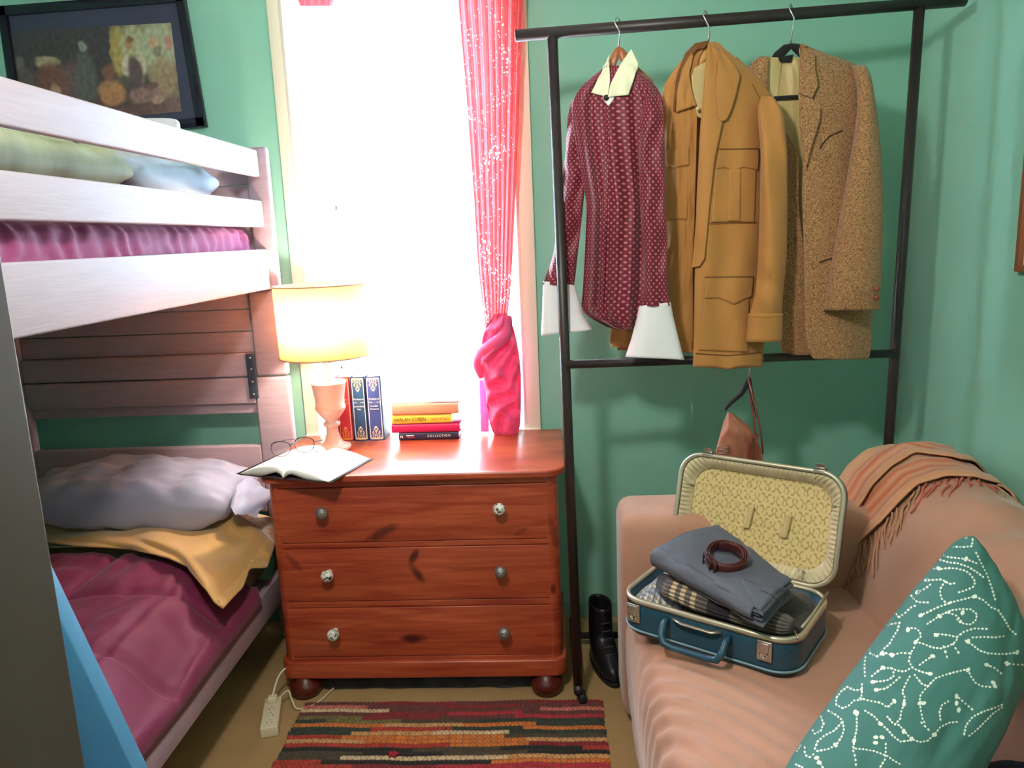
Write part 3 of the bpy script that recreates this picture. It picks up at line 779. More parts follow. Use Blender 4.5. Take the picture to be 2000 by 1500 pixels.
def ornate(base, mid, gold, pale):
    def f(u, v):
        x = abs(u-.5)*2
        if .86 < x < .93 and .03 < v < .97: return pale
        if v < .025 or v > .975: return mixc(base, (0, 0, 0), .3)
        if x > .93: return base
        for (v0, sg) in ((0.02, 1), (.98, -1)):
            q = (v-v0)*sg
            if 0 < q < .21:
                r = q/.21; lim = .86*(1-r)**.55
                if r > .84 and x < .18*(1-abs(r-.92)/.1): return pale
                if x < lim:
                    p = math.sin(x*16+math.sin(r*11)*1.6)*math.cos(r*19+x*4)
                    if p > .12: return gold
                    if r < .12: return gold
        if .565 < v < .64 and x < .86: return mid if abs(v-.6) > .004 or x < .3 else pale
        return base
    return f
yf = 2.600
redb = book_up(-.7325, .050, .232, .105, yf, s(176, 32, 52), ornate(s(206, 48, 62), s(200, 70, 60), s(236, 160, 70), s(250, 200, 170)), 'red and gold upright book between the lamp and the blue books')
b1 = book_up(-.6785, .050, .232, .105, yf, s(26, 50, 92), ornate(s(40, 82, 124), s(70, 96, 130), s(240, 205, 150), s(250, 244, 232)), 'left of the two upright blue books with gold ornament')
b2 = book_up(-.6235, .054, .232, .105, yf, s(30, 44, 92), ornate(s(62, 78, 142), s(84, 96, 150), s(240, 205, 160), s(250, 244, 238)), 'right of the two upright blue books, nearest the lying stack')
M_wht = mat('white_print', s(248, 246, 240), .6); M_pr = mat('pale_gold_print', s(250, 214, 170), .6)
for (t, xc, lines, mm) in ((redb, -.7325, ('The Book of', 'Tales'), M_pr), (b1, -.6785, ('The Book of', 'Extraordinary', 'Tales'), M_wht), (b2, -.6235, ('The Book of', 'Incredible', 'Adventures'), M_wht)):
    for l, zz in zip(lines, (.655, .545, .50)):
        txt(l, .0085, (xc, yf-.0022, DT+.232*zz), (PI/2, 0, 0), mm, t, 'spine_title', sx=.82)
book_up(-.772, .022, .085, .07, yf+.02, s(62, 50, 56), None, 'small dark book behind the lamp stem')

def book_flat(p0, p1, z, h, d, col, label, rot=0, tilt=0, pages_right=False, soft=False):
    """spine faces the room; p0,p1 = spine x-range"""
    xc = (p0+p1)/2; t = thing('book', label, 'book', (xc, 2.66, z), 'books lying in a stack on the dresser'); w = p1-p0
    M = Matrix.Translation((xc, 2.655, z))@Matrix.Rotation(rot, 4, 'Z')@Matrix.Rotation(tilt, 4, 'Y')
    b = B(); b.box(-w/2, w/2, -d/2+.004, d/2, 0, .002, M=M); b.box(-w/2, w/2, -d/2+.004, d/2, h-.002, h, M=M)
    P = []
    for j in range(13):
        a = PI*j/12; P.append([M@Vector((x, -d/2+.004-.005*math.sin(a), h/2-h/2*math.cos(a))) for x in (-w/2, 0, w/2)])
    b.grid(P); b.build('cover', mat('jacket_paper', col, .4, .05, 200), t)
    B().box(-w/2+.003, w/2-.003, -d/2+.006, d/2-.003, .0022, h-.0022, M=M).build('page_block', M_page, t, smooth=False)
    return t, M
zz = DT+.0005
t4, M4 = book_flat(-.542, -.330, zz, .027, .13, s(48, 40, 74), 'black paperback with white lettering at the bottom of the lying stack')
tx = lambda body, size, x, z, m, t, sx=1, ext=.0003: txt(body, size, (x, 2.655-.065-.0024, z), (PI/2, 0, 0), m, t, 'spine_title', sx=sx, ext=ext)
tx('N', .014, -.532, zz+.0135, M_wht, t4); tx('C O L L E C T I O N', .011, -.400, zz+.0145, M_wht, t4, .85)
b = B(); b.box(-.515, -.488, 2.5885, 2.5895, zz+.015, zz+.019); b.build('spine_title', M_wht, t4); b = B(); b.box(-.512, -.484, 2.5885, 2.5895, zz+.008, zz+.012); b.build('spine_title', M_red, t4)
t3, M3 = book_flat(-.565, -.322, zz+.0285, .029, .135, s(196, 22, 88), 'magenta book lying second from the bottom of the stack', rot=-.03, tilt=-.006)
t2, M2 = book_flat(-.564, -.352, zz+.060, .031, .13, s(252, 214, 80), 'yellow paperback with large dark lettering in the lying stack')
tx('HARLAN COBEN', .0190, -.4995, zz+.0755, mat('brown_black_print', s(96, 66, 24), .6), t2, .80)
tx("DON'T LET GO", .0120, -.396, zz+.0750, mat('orange_print', s(196, 110, 50), .6), t2, .72)
t1, M1 = book_flat(-.560, -.326, zz+.0935, .037, .14, s(226, 160, 130), 'plain peach cloth book lying on top of the stack')
B().box(-.548, -.329, 2.606, 2.72, zz+.0595, zz+.0935-.0008).build('page_edges', M_page, t2, smooth=False) if False else None

# ------------------------------------------------------------------ open book and glasses
ob = thing('open_book', 'thick open book with blank pages at the front left of the dresser', 'book', (-.80, 2.28, DT))
n0 = Vector((-.815, 2.176, DT)); vv = Vector((.28, .96, 0)).normalized(); uu = Vector((.96, -.28, 0)).normalized()
Lb = .245
def pageprof(sg, top=True):
    if sg > 0: pr = [(0, .006), (.004, .018), (.012, .027), (.026, .032), (.045, .031), (.075, .026), (.105, .019), (.128, .011), (.157, .003)]
    else: pr = [(0, .006), (.004, .020), (.012, .031), (.026, .037), (.045, .038), (.075, .035), (.105, .028), (.135, .017), (.160, .008)]
    return pr
for sg in (1, -1):
    pr = pageprof(sg); und = [(x, max(.0035, z*(.12 if x > .03 else .5)+ (.012*math.exp(-((x-.05)/.02)**2)))) for x, z in pr]
    b = B(); P = []
    ys = [Lb*j/12 for j in range(13)]
    top = [(q/24*.157, interp([(a, c_) for a, c_ in pr], q/24*.157)[0]) for q in range(25)]
    bot = [(x, min(z-.001, interp(und, x)[0])) for x, z in top]
    prof = top+bot[::-1]
    rings = [[n0+uu*(sg*x)+vv*y+Vector((0, 0, z)) for x, z in prof] for y in ys]
    b.grid(rings, 0, None, None, closed=True)
    for rg in (rings[0], rings[-1]):
        k = len(top); b.grid([rg[:k], rg[k:][::-1]])
    b.build('page_block', M_page, ob, smooth=True, bev=0)
    b = B(); zt_ = (0.0015, .0015) if sg > 0 else (.0015, .007)
    P = [[n0+uu*(sg*(.168*i/8))+vv*(y)+Vector((0, 0, .0016+(0 if sg > 0 else .006*(i/8)**2))) for i in range(9)] for y in (-.004, Lb+.004)]
    b.grid(P).build('cover', M_cover, ob, thick=.0015)
gl = thing('eyeglasses', 'dark thin-rimmed eyeglasses resting on the open book', 'glasses', (-.87, 2.33, .79))
def lens(cx, cy, hw, hh, Y):
    pts = []
    for i in range(29):
        a = 2*PI*i/28; x = math.cos(a); y = math.sin(a)
        x = math.copysign(abs(x)**.8, x); y = math.copysign(abs(y)**(.62 if y > 0 else .95), y)
        if y < 0: x *= 1-.12*abs(y)
        pts.append(aY(cx+hw*x, cy-hh*y, Y))
    return pts
GY = 2.30
lA, lB = lens(548.5, 877, 19, 14.5, GY), lens(594.5, 869, 19, 14.5, GY+.02)
b = B(); b.tube(lA, .0011, 8, cap=False); b.tube(lB, .0011, 8, cap=False)
b.tube([aY(566, 869, GY+.004), aY(572, 867, GY+.004), aY(577, 867, GY+.01)], .0012, 8); b.build('rim', M_glassframe, gl)
b = B(); b.tube(lA[1:14], .0019, 8); b.tube(lB[1:14], .0019, 8); b.build('brow_bar', M_glassframe, gl)
ML = bpy.data.materials.new('clear_lens'); ML.use_nodes = True; q_ = ML.node_tree; tq = q_.nodes.new('ShaderNodeBsdfTransparent'); gq = q_.nodes.new('ShaderNodeBsdfGlossy'); gq.inputs[1].default_value = .05
mq = q_.nodes.new('ShaderNodeMixShader'); mq.inputs[0].default_value = .08; q_.links.new(tq.outputs[0], mq.inputs[1]); q_.links.new(gq.outputs[0], mq.inputs[2]); q_.links.new(mq.outputs[0], q_.nodes['Material Output'].inputs[0])
b = B(); b.add(lA[:-1], [tuple(range(28))]); b.build('lens', ML, gl); b = B(); b.add(lB[:-1], [tuple(range(28))]); b.build('lens', ML, gl)
b = B(); b.tube([aY(529.5, 868, GY), aY(540, 864, GY+.05), aY(556, 859.5, GY+.11), aY(575, 857, GY+.15)], .0014, 8); b.build('temple', M_glassframe, gl)
b = B(); b.tube([aY(613.5, 862, GY+.02), aY(622, 861, GY+.06), aY(630, 859, GY+.10)], .0016, 8); b.tube([aY(613, 868, GY+.02), aY(613, 878, GY+.02), aY(621, 884, GY+.0)], .0011, 8); b.build('temple', M_glassframe, gl)

# ------------------------------------------------------------------ curtain
cu = thing('curtain', 'pink lace curtain knotted near the dresser at the right of the window', 'curtain', (-.16, 2.67, .76))
b = B()
rows = [(-150, 888, 1024, 2.668, 2.668, 0), (0, 894, 1022, 2.668, 2.668, 0), (200, 911, 1015, 2.668, 2.668, 0), (400, 926, 1006, 2.668, 2.668, 0), (500, 932, 1001, 2.668, 2.668, 0), (560, 938, 998, 2.666, 2.668, 0), (610, 944, 992, 2.666, 2.668, 0), (655, 950, 984, 2.666, 2.668, 0)]
sheet(b, rows, 140, 90, lambda u, v: .017*math.sin(u*52+2.2*ns(u*3, v*1.3))*(1-.25*v)+.008*ns(u*9, v*6)+.006*math.sin(u*120), uvs=(.35, 2))
b.build('curtain_drop', M_lace, cu)
b = B()
def kf(a, v): return .013*math.sin(v*34+5*math.cos(a*2*PI)+4*ns(a*4, v*3))*smooth(.12, .3, v)+.010*math.sin(a*2*PI*4+v*16+3*ns(a*3, v*4))+.009*ns(a*10, v*12)+.006*math.sin(v*38-a*26+4*ns(a*5, v*4))+.003*ns(a*50, v*60)
ctube(b, [(612, 968, 990, 2.655, .012), (640, 948, 1003, 2.65, .03), (668, 940, 1010, 2.645, .042), (700, 936, 1015, 2.64, .046), (740, 944, 1018, 2.645, .044), (790, 950, 1018, 2.65, .040), (830, 957, 1016, 2.65, .034), (850, 966, 1012, 2.652, .024), (856, 978, 1004, 2.655, .008)], 90, 110, kf, uvs=(.5, .8))
b.build('knotted_bundle', mat('pink_lace_bundle', s(244, 92, 150), .75, 1.0, 90, .16, 30, sheen=.3, trans=.25), cu)
b = B()  # the wrap that crosses the knot, and the loop on the left
b.tube(spath([aY(992, 618, 2.642), aY(985, 655, 2.617), aY(962, 676, 2.610), aY(944, 690, 2.622), aY(934, 712, 2.642), aY(940, 738, 2.652)]), [.014, .024, .026, .023, .019, .008], 16)
b.build('knot_wrap', bpy.data.materials['pink_lace_bundle'], cu)
b = B(); sheet(b, [(742, 936, 950, 2.66, 2.66, 0), (780, 937, 955, 2.66, 2.66, 0), (843, 939, 955, 2.66, 2.66, 0)], 16, 20, lambda u, v: .004*math.sin(u*9), uvs=(.03, .15))
b.build('curtain_tail', bpy.data.materials['pink_lace_bundle'], cu)
b = B(); sheet(b, [(-90, 556, 672, 2.69, 2.69, 0), (-20, 575, 660, 2.69, 2.69, 0), (12, 586, 648, 2.69, 2.69, 0)], 60, 20, lambda u, v: .008*math.sin(u*30))
b.build('valance', mat('rose_valance', s(206, 96, 104), .7, trans=.35), None, label='rose red valance end showing at the top of the window', cat='valance')

# ------------------------------------------------------------------ floor things
def rug():
    nx, ny = 420, 300; xa, xb = -.82, .128; ya, yb = 1.52, 2.185
    pal = [s(150, 44, 50), s(196, 64, 52), s(226, 128, 60), s(222, 168, 110), s(88, 76, 60), s(58, 70, 60), s(46, 44, 44), s(196, 52, 66), s(214, 120, 104), s(230, 200, 160), s(120, 60, 60), s(132, 120, 70)]
    seq = [[10, 0, 10, 0], [8, 10, 0, 10], [9, 10, 10, 8], [10, 0, 7, 10], [11, 0, 10, 7], [5, 11, 4, 5], [2, 3, 2, 5], [5, 1, 5, 2], [5, 3, 9, 5], [1, 2, 2, 4], [3, 2, 2, 3], [1, 1, 2, 0], [6, 4, 6, 1], [4, 6, 4, 6], [4, 9, 9, 3], [1, 6, 6, 2], [1, 0, 7, 7], [8, 8, 7, 7], [5, 6, 5, 4], [5, 5, 6, 5]]
    P = []; cc = []
    for j in range(ny+1):
        y = yb-(yb-ya)*j/ny; row = []
        for i in range(nx+1):
            u = i/nx
            x = xa+(xb-xa)*u
            st = (j/ny)*36+.45*ns(u*3.2, 4)+.25*ns(u*9, j*.01+7); k = int(st) % len(seq)
            sg = seq[k]; sh_ = .5*ns(k*3.7, 1)+.06*ns(u*30, k); q = sg[min(3, max(0, int((u+sh_*.5)*4)))]
            c = pal[q]; fr = st-int(st)
            wv = math.sin(i*PI/1.5*.5+PI*(int(st*2) % 2)); z = .005+.0035*max(0, math.sin(PI*fr))**.5+.0012*wv
            edge = .004*math.sin(j*1.1)+.006*ns(j*.08, 3)
            c = tuple(max(0, a*(.80+.30*ns(u*40, st*2, 2)+.25*wv*(.5))) for a in c)
            if fr < .12: c = mixc(c, s(40, 36, 34), .5)
            if i % 9 < 1: c = mixc(c, s(60, 54, 44), .5)
            xx = x+(edge if u < .02 else (-edge if u > .98 else 0))
            if u == 0 or u == 1 or j in (0, ny): z = .0008
            row.append(Vector((xx+.006*ns(y*9, 2), y+.006*ns(x*6, 8), z+.003*max(0, ns(x*7, y*7))))); cc.append(c)
        P.append(row)
    b = B(); b.grid(P, 0, None, cc)
    o = b.build('rag_rug', M_rag, label='striped multicolour rag rug on the floor in front of the dresser', cat='rug')
    return o
rug()
# small red knot tag on the rug
q = aZ(768, 1474, .012); b = B()
for k in range(5):
    a = k*1.256; b.tube([(q.x, q.y, q.z), (q.x+.010*math.cos(a), q.y+.008*math.sin(a), q.z+.004), (q.x+.017*math.cos(a+.3), q.y+.013*math.sin(a+.3), q.z)], [.004, .005, .002], 8)
b.build('fabric_flower', M_red, label='small red cloth flower lying on the rag rug', cat='decoration')
ps = thing('power_strip', 'beige power strip on the floor left of the rug', 'power strip', (-.90, 2.10, 0))
e0, e1 = Vector((-.878, 2.02, 0)), Vector((-.918, 2.172, 0)); dv = (e1-e0).normalized(); Mx = Matrix.Translation((e0+e1)/2)@Matrix.Rotation(math.atan2(dv.y, dv.x), 4, 'Z')
B().box(-.080, .080, -.026, .026, .0005, .034, M=Mx).build('housing', M_plast, ps, bev=.003)
b = B()
for k in range(3):
    for (dx, dy, w, h) in ((-.004, -.007, .0065, .0016), (-.004, .007, .0065, .0016), (.010, 0, .003, .003)):
        x = -.052+k*.036+dx; b.box(x-w/2, x+w/2, dy-h/2, dy+h/2, .034, .0345, M=Mx)
b.build('socket_slots', M_dark, ps)
B().box(.045, .072, -.014, .014, .034, .050, M=Mx).build('plug', M_plast, ps, bev=.003)
b = B(); e = e1; b.tube(spath([e1+Vector((.004, -.02, .045)), e1+Vector((.010, .03, .085)), e1+Vector((.030, .06, .10)), e1+Vector((.055, .10, .07)), e1+Vector((.05, .14, .02)), e1+Vector((.06, .22, .006)), e1+Vector((.10, .34, .006))]), .0032, 8)
b.tube(spath([e1+Vector((.01, 0, .02)), e1+Vector((.045, .01, .05)), e1+Vector((.06, .0, .02)), e1+Vector((.085, -.02, .005)), e1+Vector((.14, .02, .005)), e1+Vector((.2, .2, .005))]), .003, 8)
b.build('cord', M_plast, ps)
b = B()
P = []
for j in range(31):
    row = []
    for i in range(121):
        x = -.775+.69*i/120; a = PI*j/30; y = 2.40-.135*math.cos(a); z = .002+.058*max(0, math.sin(a))**.5*(1+.12*ns(x*9, a))
        row.append(Vector((x, y+.01*ns(x*14, a*2), max(.002, z))))
    P.append(row)
b.grid(P); b.build('storage_bag', M_darkbag, label='charcoal fabric storage bag pushed under the dresser', cat='bag')

# ------------------------------------------------------------------ garment rack
rk = thing('garment_rack', 'black metal garment rack standing between the dresser and the sofa', 'clothes rack', (.5, 2.25, 0))
TL, TR = aY(1006, 70, 2.195), aY(1884, 1, 2.33)
B().tube([TL, TR], .0155, 20).build('top_bar', M_black, rk)
def along(px): # point on top bar at pixel x
    t = 0
    for k in range(400):
        p = TL.lerp(TR, k/399); d = p-EYE; x = 1000+F*d.dot(RT)/d.dot(fw)
        if x >= px: return p
    return TR
pL, pR = along(1077), along(1795)
fL = Vector((.055, 2.185, .045)); fR = aY(1735, 870, 2.315); dR = (fR-pR).normalized(); fR = pR+dR*((pR.z-.045)/-dR.z)
B().tube([pL, fL], .0145, 18).build('post', M_black, rk)
B().tube([pR, fR], .0145, 18).build('post', M_black, rk)
def postat(a, c_, z): return a.lerp(c_, (a.z-z)/(a.z-c_.z))
lb0 = aY(1106, 712, 2.19); lb1 = aY(1752, 690, 2.30)
B().tube([lb0, lb1], .0125, 18).build('lower_bar', M_black, rk)
for f_ in (fL, fR):
    y0, y1 = (2.16, 2.62) if f_ is fL else (fR.y-.01, 2.66)
    bb = B().tube([(f_.x, y0, .048), (f_.x, y1, .048)], .0145, 16).build('base_bar', M_black, rk)
    for y in (y0+.015, y1-.015):
        b = B(); b.lathe([(.001, -.011), (.018, -.011), (.022, -.007), (.022, .007), (.018, .011), (.001, .011)], (f_.x+.012, y, .0225), 20, axis='x'); b.tube([(f_.x, y, .048), (f_.x+.004, y, .025)], .006, 8)
        b.build('caster', M_dark, rk)
B().tube([(fL.x, 2.50, .05), (fR.x, 2.50, .05)], .012, 14).build('base_bar', M_black, rk)
# boots and boxes in the dark corner behind the rack post
def boot(x, y, rz, label):
    t = thing('boot', label, 'boot', (x, y, 0), 'dark boots under the rack'); M = Matrix.Translation((x, y, 0))@Matrix.Rotation(rz, 4, 'Z')
    P = []
    for k in range(15):
        v = k/14; z = .012+.20*v; L_ = .13-.075*smooth(.15, .5, v); c0 = .02-.055*smooth(.1, .5, v); w = .042-.004*v
        if v > .5: L_ = .055+.01*(v-.5)*2
        P.append([M@Vector((w*math.cos(a), c0*-1+L_*math.sin(a)*-1*.95, z)) for a in [2*PI*i/28 for i in range(28)]])
    b = B(); b.grid(P, closed=True); b.build('upper', mat('black_boot_leather', s(30, 28, 34), .35, .2, 90), t, thick=.003, offset=-1)
    b = B(); b.prism([M@Vector((.044*math.cos(a), -.02-.132*math.sin(a), .0005)) for a in [2*PI*i/28 for i in range(28)]], (0, 0, .014)); b.build('sole', M_dark, t, bev=.002)
    b = B()
    for k in range(5): b.tube([M@Vector((-.016, -.058-.012*(4-k)+.03-.0, .075+.022*k)), M@Vector((.016, -.062-.012*(4-k)+.03, .080+.022*k))], .0018, 6)
    b.build('laces', mat('grey_lace', s(70, 68, 74), .7), t)
    return t
boot(.150, 2.40, .2, 'black lace-up boot under the rack, nearest the dresser')
boot(.275, 2.42, -.15, 'black lace-up boot under the rack beside the sofa arm')

# ------------------------------------------------------------------ hangers
def hanger(name, label, px, py_top, px2, py2, armL, armR, m, thick_=.012, wide=.035, bar=None, barY=None):
    """hook over the bar at px, neck at (px2,py2); arms given as pixel polylines"""
    Yb = along(px).y if barY is None else barY
    top = aY(px, py_top, Yb-.005); neck = aY(px2, py2, Yb-.01)
    t = thing(name, label, 'hanger', neck, 'clothes hangers on the rack')
    r = .019; c0 = (along(px).z if barY is None else bar[2]); b = B()
    cx = top.x-.003; pts = []
    cyc = Yb; zc = c0+.004
    for k in range(15):
        a = math.radians(-150+k*16.5)   # loop over the bar, in a plane turned toward the room
        pts.append(Vector((cx+.010*math.cos(a+PI/2), cyc+.021*math.sin(a)*-1*1.0, zc+.021*math.cos(a))))
    pts += [Vector((cx+.004, cyc-.019, zc-.02)), Vector(((cx+neck.x)/2+.004, cyc-.014, (zc+neck.z)/2)), neck]
    b.tube(pts, .0019, 8); b.build('hook', M_chrome, t)
    b = B()
    for arm in (armL, armR):
        P = []
        n_ = len(arm)
        for k, (x, y, w) in enumerate(arm):
            c_ = aY(x, y, Yb-.012+.004*k); q = []
            for i in range(12):
                a = 2*PI*i/12; q.append(c_+Vector((0, thick_/2*math.cos(a), w/2*math.sin(a))))
            P.append(q)
        b.grid(P, closed=True); b.add(P[-1], [tuple(range(12))]); b.add(P[0], [tuple(range(12))])
    b.build('shoulder_arms', m, t); return t
hanger('clothes_hanger', 'reddish wooden hanger inside the burgundy dotted shirt', 1209, 48, 1208, 92,
       [(1209, 100, .028), (1200, 116, .05), (1185, 140, .042), (1160, 170, .03), (1130, 195, .02)], [(1208, 100, .028), (1220, 116, .05), (1235, 135, .042), (1255, 150, .03), (1275, 165, .02)], M_woodh)
hanger('clothes_hanger', 'pale wooden hanger inside the khaki field jacket', 1381, 36, 1384, 82,
       [(1384, 98, .035), (1368, 112, .05), (1350, 135, .04), (1325, 158, .03)], [(1384, 98, .035), (1400, 115, .05), (1430, 140, .035), (1470, 170, .025)], M_woodh2)
th = hanger('clothes_hanger', 'black velvet hanger inside the brown tweed blazer', 1548, 22, 1544, 84,
       [(1545, 90, .016), (1530, 100, .034), (1512, 114, .03), (1499, 132, .02), (1496, 160, .012)], [(1545, 90, .016), (1560, 98, .034), (1590, 110, .03), (1640, 130, .02)], M_velvet, .008)
B().tube([aY(1512, 192, 2.262), aY(1575, 188, 2.262)], .0055, 10).build('trouser_bar', M_velvet, th)

# ------------------------------------------------------------------ burgundy shirt
sh = thing('dress_shirt', 'burgundy dotted shirt with white collar and white cuffs, leftmost on the rack', 'shirt', aY(1210, 400, 2.21))
b = B()
def fshirt(a, v): # vertical folds, deeper lower down
    w = v**.8; return (.017*math.sin(a*2*PI*9+3.0*ns(a*4, v*1.2))+.009*math.sin(a*2*PI*19+3*ns(a*6, v*2, 3)))*(.25+.75*w)*smooth(0, .12, v)+.016*ns(a*5, v*4)
ctube(b, [(128, 1186, 1232, 2.215, .020), (142, 1166, 1252, 2.215, .026), (160, 1144, 1275, 2.215, .032), (180, 1126, 1290, 2.213, .038), (205, 1117, 1297, 2.21, .042), (250, 1120, 1297, 2.21, .046), (330, 1134, 1296, 2.205, .046), (400, 1146, 1299, 2.20, .048), (500, 1142, 1301, 2.20, .052), (570, 1138, 1302, 2.20, .056), (606, 1134, 1296, 2.20, .058), (622, 1150, 1285, 2.20, .058), (636, 1178, 1268, 2.20, .057), (643, 1205, 1252, 2.20, .05)], 150, 120, fshirt, uvs=(.66, .78))
shb = b; sb_ = b.build('torso', M_dots, sh)
b = B()
fsl = lambda a, v: .006*math.sin(a*2*PI*4+3*ns(v*5, a))+.006*ns(a*5, v*9)
ctube(b, [(196, 1116, 1150, 2.232, .018), (225, 1109, 1160, 2.235, .026), (300, 1104, 1158, 2.238, .026), (350, 1099, 1144, 2.240, .026), (430, 1092, 1136, 2.24, .026), (500, 1080, 1128, 2.24, .024), (540, 1066, 1124, 2.24, .022), (556, 1060, 1121, 2.24, .018)], 60, 70, fsl, uvs=(.26, .62)); b.build('sleeve', M_dots, sh)
b = B()
ctube(b, [(188, 1262, 1290, 2.168, .010), (215, 1252, 1297, 2.160, .024), (300, 1248, 1299, 2.150, .028), (400, 1250, 1300, 2.140, .028), (500, 1256, 1304, 2.135, .026), (560, 1258, 1306, 2.13, .026), (598, 1250, 1309, 2.13, .024)], 60, 70, fsl, uvs=(.27, .62)); b.build('sleeve', M_dots, sh)
b = B(); ctube(b, [(553, 1062, 1121, 2.24, .016, 4), (575, 1061, 1128, 2.24, .018, 4), (610, 1060, 1139, 2.24, .024, 5), (640, 1058, 1153, 2.24, .03, -2), (650, 1058, 1157, 2.24, .032, -6)], 48, 24, lambda a, v: .004*math.sin(a*2*PI*3)*v); b.build('cuff', M_whitec, sh, thick=.0015, label='flared white cuff')
b = B(); ctube(b, [(594, 1249, 1309, 2.13, .022, -4), (620, 1244, 1314, 2.13, .026, -3), (660, 1234, 1324, 2.13, .034, -2), (690, 1226, 1333, 2.13, .04, 4), (700, 1222, 1336, 2.13, .042, 3)], 48, 24, lambda a, v: .007*math.sin(a*2*PI*3+1)*v); b.build('cuff', M_whitec, sh, thick=.0015, label='flared white cuff')
shp = onto(shb.bvh(), .007, 2.17)
b = B(); skin(b, [[(1191, 105), (1189, 118)], [(1181, 128), (1191, 140)], [(1170, 152), (1191, 160)], [(1155, 181), (1186, 189)]], onto(shb.bvh(), .009, 2.17), 16, 20)
b.build('collar', M_ivoryc, sh, thick=.003, label='left point of the white collar')
b = B(); skin(b, [[(1218, 116), (1233, 96)], [(1204, 140), (1247, 124)], [(1192, 165), (1240, 148)], [(1187, 189), (1228, 185)]], onto(shb.bvh(), .011, 2.17), 20, 20)
b.build('collar', M_ivoryc, sh, thick=.003, label='right point of the white collar')
b = B(); skin(b, [[(1176, 184), (1202, 184)], [(1179, 196), (1198, 196)], [(1187, 206), (1189, 206)]], onto(shb.bvh(), .004, 2.17), 10, 10); b.build('collar_band', M_whitec, sh, thick=.002)
p = shp(1184, 191, 0, 0); B().lathe([(.001, 0), (.0075, 0), (.0075, .003), (.001, .004)], (p.x, p.y-.001, p.z), 16, axis='y').build('button', M_dark, sh)
b = B(); skin(b, [[(1182, 206), (1192, 206)], [(1176, 420), (1186, 420)], [(1168, 625), (1178, 625)]], onto(shb.bvh(), .0025, 2.17), 6, 80, uvs=(.02, .78)); b.build('button_placket', M_dots, sh, thick=.0015)

# ------------------------------------------------------------------ khaki field jacket
kj = thing('field_jacket', 'khaki cotton field jacket with flap pockets hanging open in the middle of the rack', 'jacket', aY(1400, 400, 2.21))
nf = lambda A, sx_, sy_, sd: (lambda u, v: A*ns(u*sx_+sd, v*sy_)+A*.5*ns(u*sx_*2.3, v*sy_*2.1, sd))
b = B()   # back panel
sheet(b, [(112, 1340, 1440, 2.275, 2.265, 0), (150, 1306, 1480, 2.28, 2.265, -.01), (200, 1294, 1505, 2.29, 2.265, -.015), (400, 1292, 1505, 2.30, 2.27, -.015), (560, 1272, 1500, 2.31, 2.275, -.01), (640, 1215, 1480, 2.315, 2.26, -.005), (684, 1205, 1470, 2.315, 2.235, 0, 20)], 60, 60, nf(.008, 4, 6, 2)); b.build('back_panel', M_kh2, kj, thick=.002)
b = B()   # left front, turned away and in shade
sheet(b, [(84, 1372, 1386, 2.235, 2.235, 0), (100, 1344, 1372, 2.24, 2.235, 0), (130, 1322, 1362, 2.25, 2.235, .004), (150, 1306, 1362, 2.255, 2.235, .006), (172, 1294, 1362, 2.262, 2.235, .008), (260, 1291, 1361, 2.265, 2.235, .010), (400, 1291, 1358, 2.27, 2.235, .012), (520, 1276, 1354, 2.275, 2.235, .012), (600, 1235, 1354, 2.285, 2.235, .012), (648, 1199, 1354, 2.29, 2.235, .010), (678, 1192, 1354, 2.29, 2.235, .008, 16)], 60, 100, nf(.007, 4, 8, 8))
lfb = b; b.build('front_panel', M_kh, kj, thick=.002)
b = B(); skin(b, [[(1193, 641), (1240, 646), (1352, 668)], [(1191, 671), (1240, 678), (1353, 690)]], onto(lfb.bvh(), .003, 2.26), 30, 8); b.build('hem_band', M_kh, kj, thick=.002)
b = B(); skin(b, [[(1296, 290), (1346, 288)], [(1294, 322), (1320, 328), (1346, 322)]], onto(lfb.bvh(), .004, 2.25), 20, 8); b.build('pocket_flap', M_kh, kj, thick=.002)
b = B(); skin(b, [[(1297, 326), (1344, 326)], [(1294, 428), (1342, 430)]], onto(lfb.bvh(), .002, 2.25), 20, 16); b.build('pocket', M_kh, kj, thick=.002)
b = B()   # right front, toward the room
sheet(b, [(82, 1384, 1396, 2.225, 2.225, 0), (100, 1380, 1424, 2.218, 2.235, .004), (125, 1378, 1450, 2.21, 2.24, .010), (150, 1376, 1478, 2.205, 2.24, .014), (175, 1374, 1502, 2.20, 2.24, .018), (205, 1371, 1514, 2.195, 2.24, .022), (260, 1367, 1512, 2.19, 2.24, .026), (400, 1360, 1502, 2.18, 2.235, .028), (520, 1357, 1494, 2.175, 2.225, .026), (640, 1355, 1494, 2.17, 2.215, .026), (717, 1354, 1490, 2.17, 2.21, .026, 6)], 80, 130, lambda u, v: .006*ns(u*4, v*7, 5)+.006*math.sin(u*11+2*ns(v*3, 1))*v)
rfb = b; b.build('front_panel', M_kh, kj, thick=.002)
RP = lambda o: onto(rfb.bvh(), o, 2.2)
b = B(); skin(b, [[(1384, 84), (1402, 92)], [(1376, 160), (1400, 168)], [(1372, 225), (1412, 238)], [(1366, 300), (1396, 310)], [(1361, 400), (1385, 410)], [(1354, 500), (1376, 505)], [(1351, 523), (1366, 520)]], RP(.011), 14, 90); b.build('placket_fold', M_kh, kj, thick=.003)
b = B(); skin(b, [[(1400, 93), (1416, 106)], [(1402, 128), (1438, 132)], [(1400, 160), (1446, 146)], [(1400, 185), (1436, 190)], [(1402, 212), (1428, 215)], [(1404, 231), (1420, 232)], [(1409, 236), (1413, 236)]], RP(.016), 24, 34); b.build('collar', M_kh, kj, thick=.003)
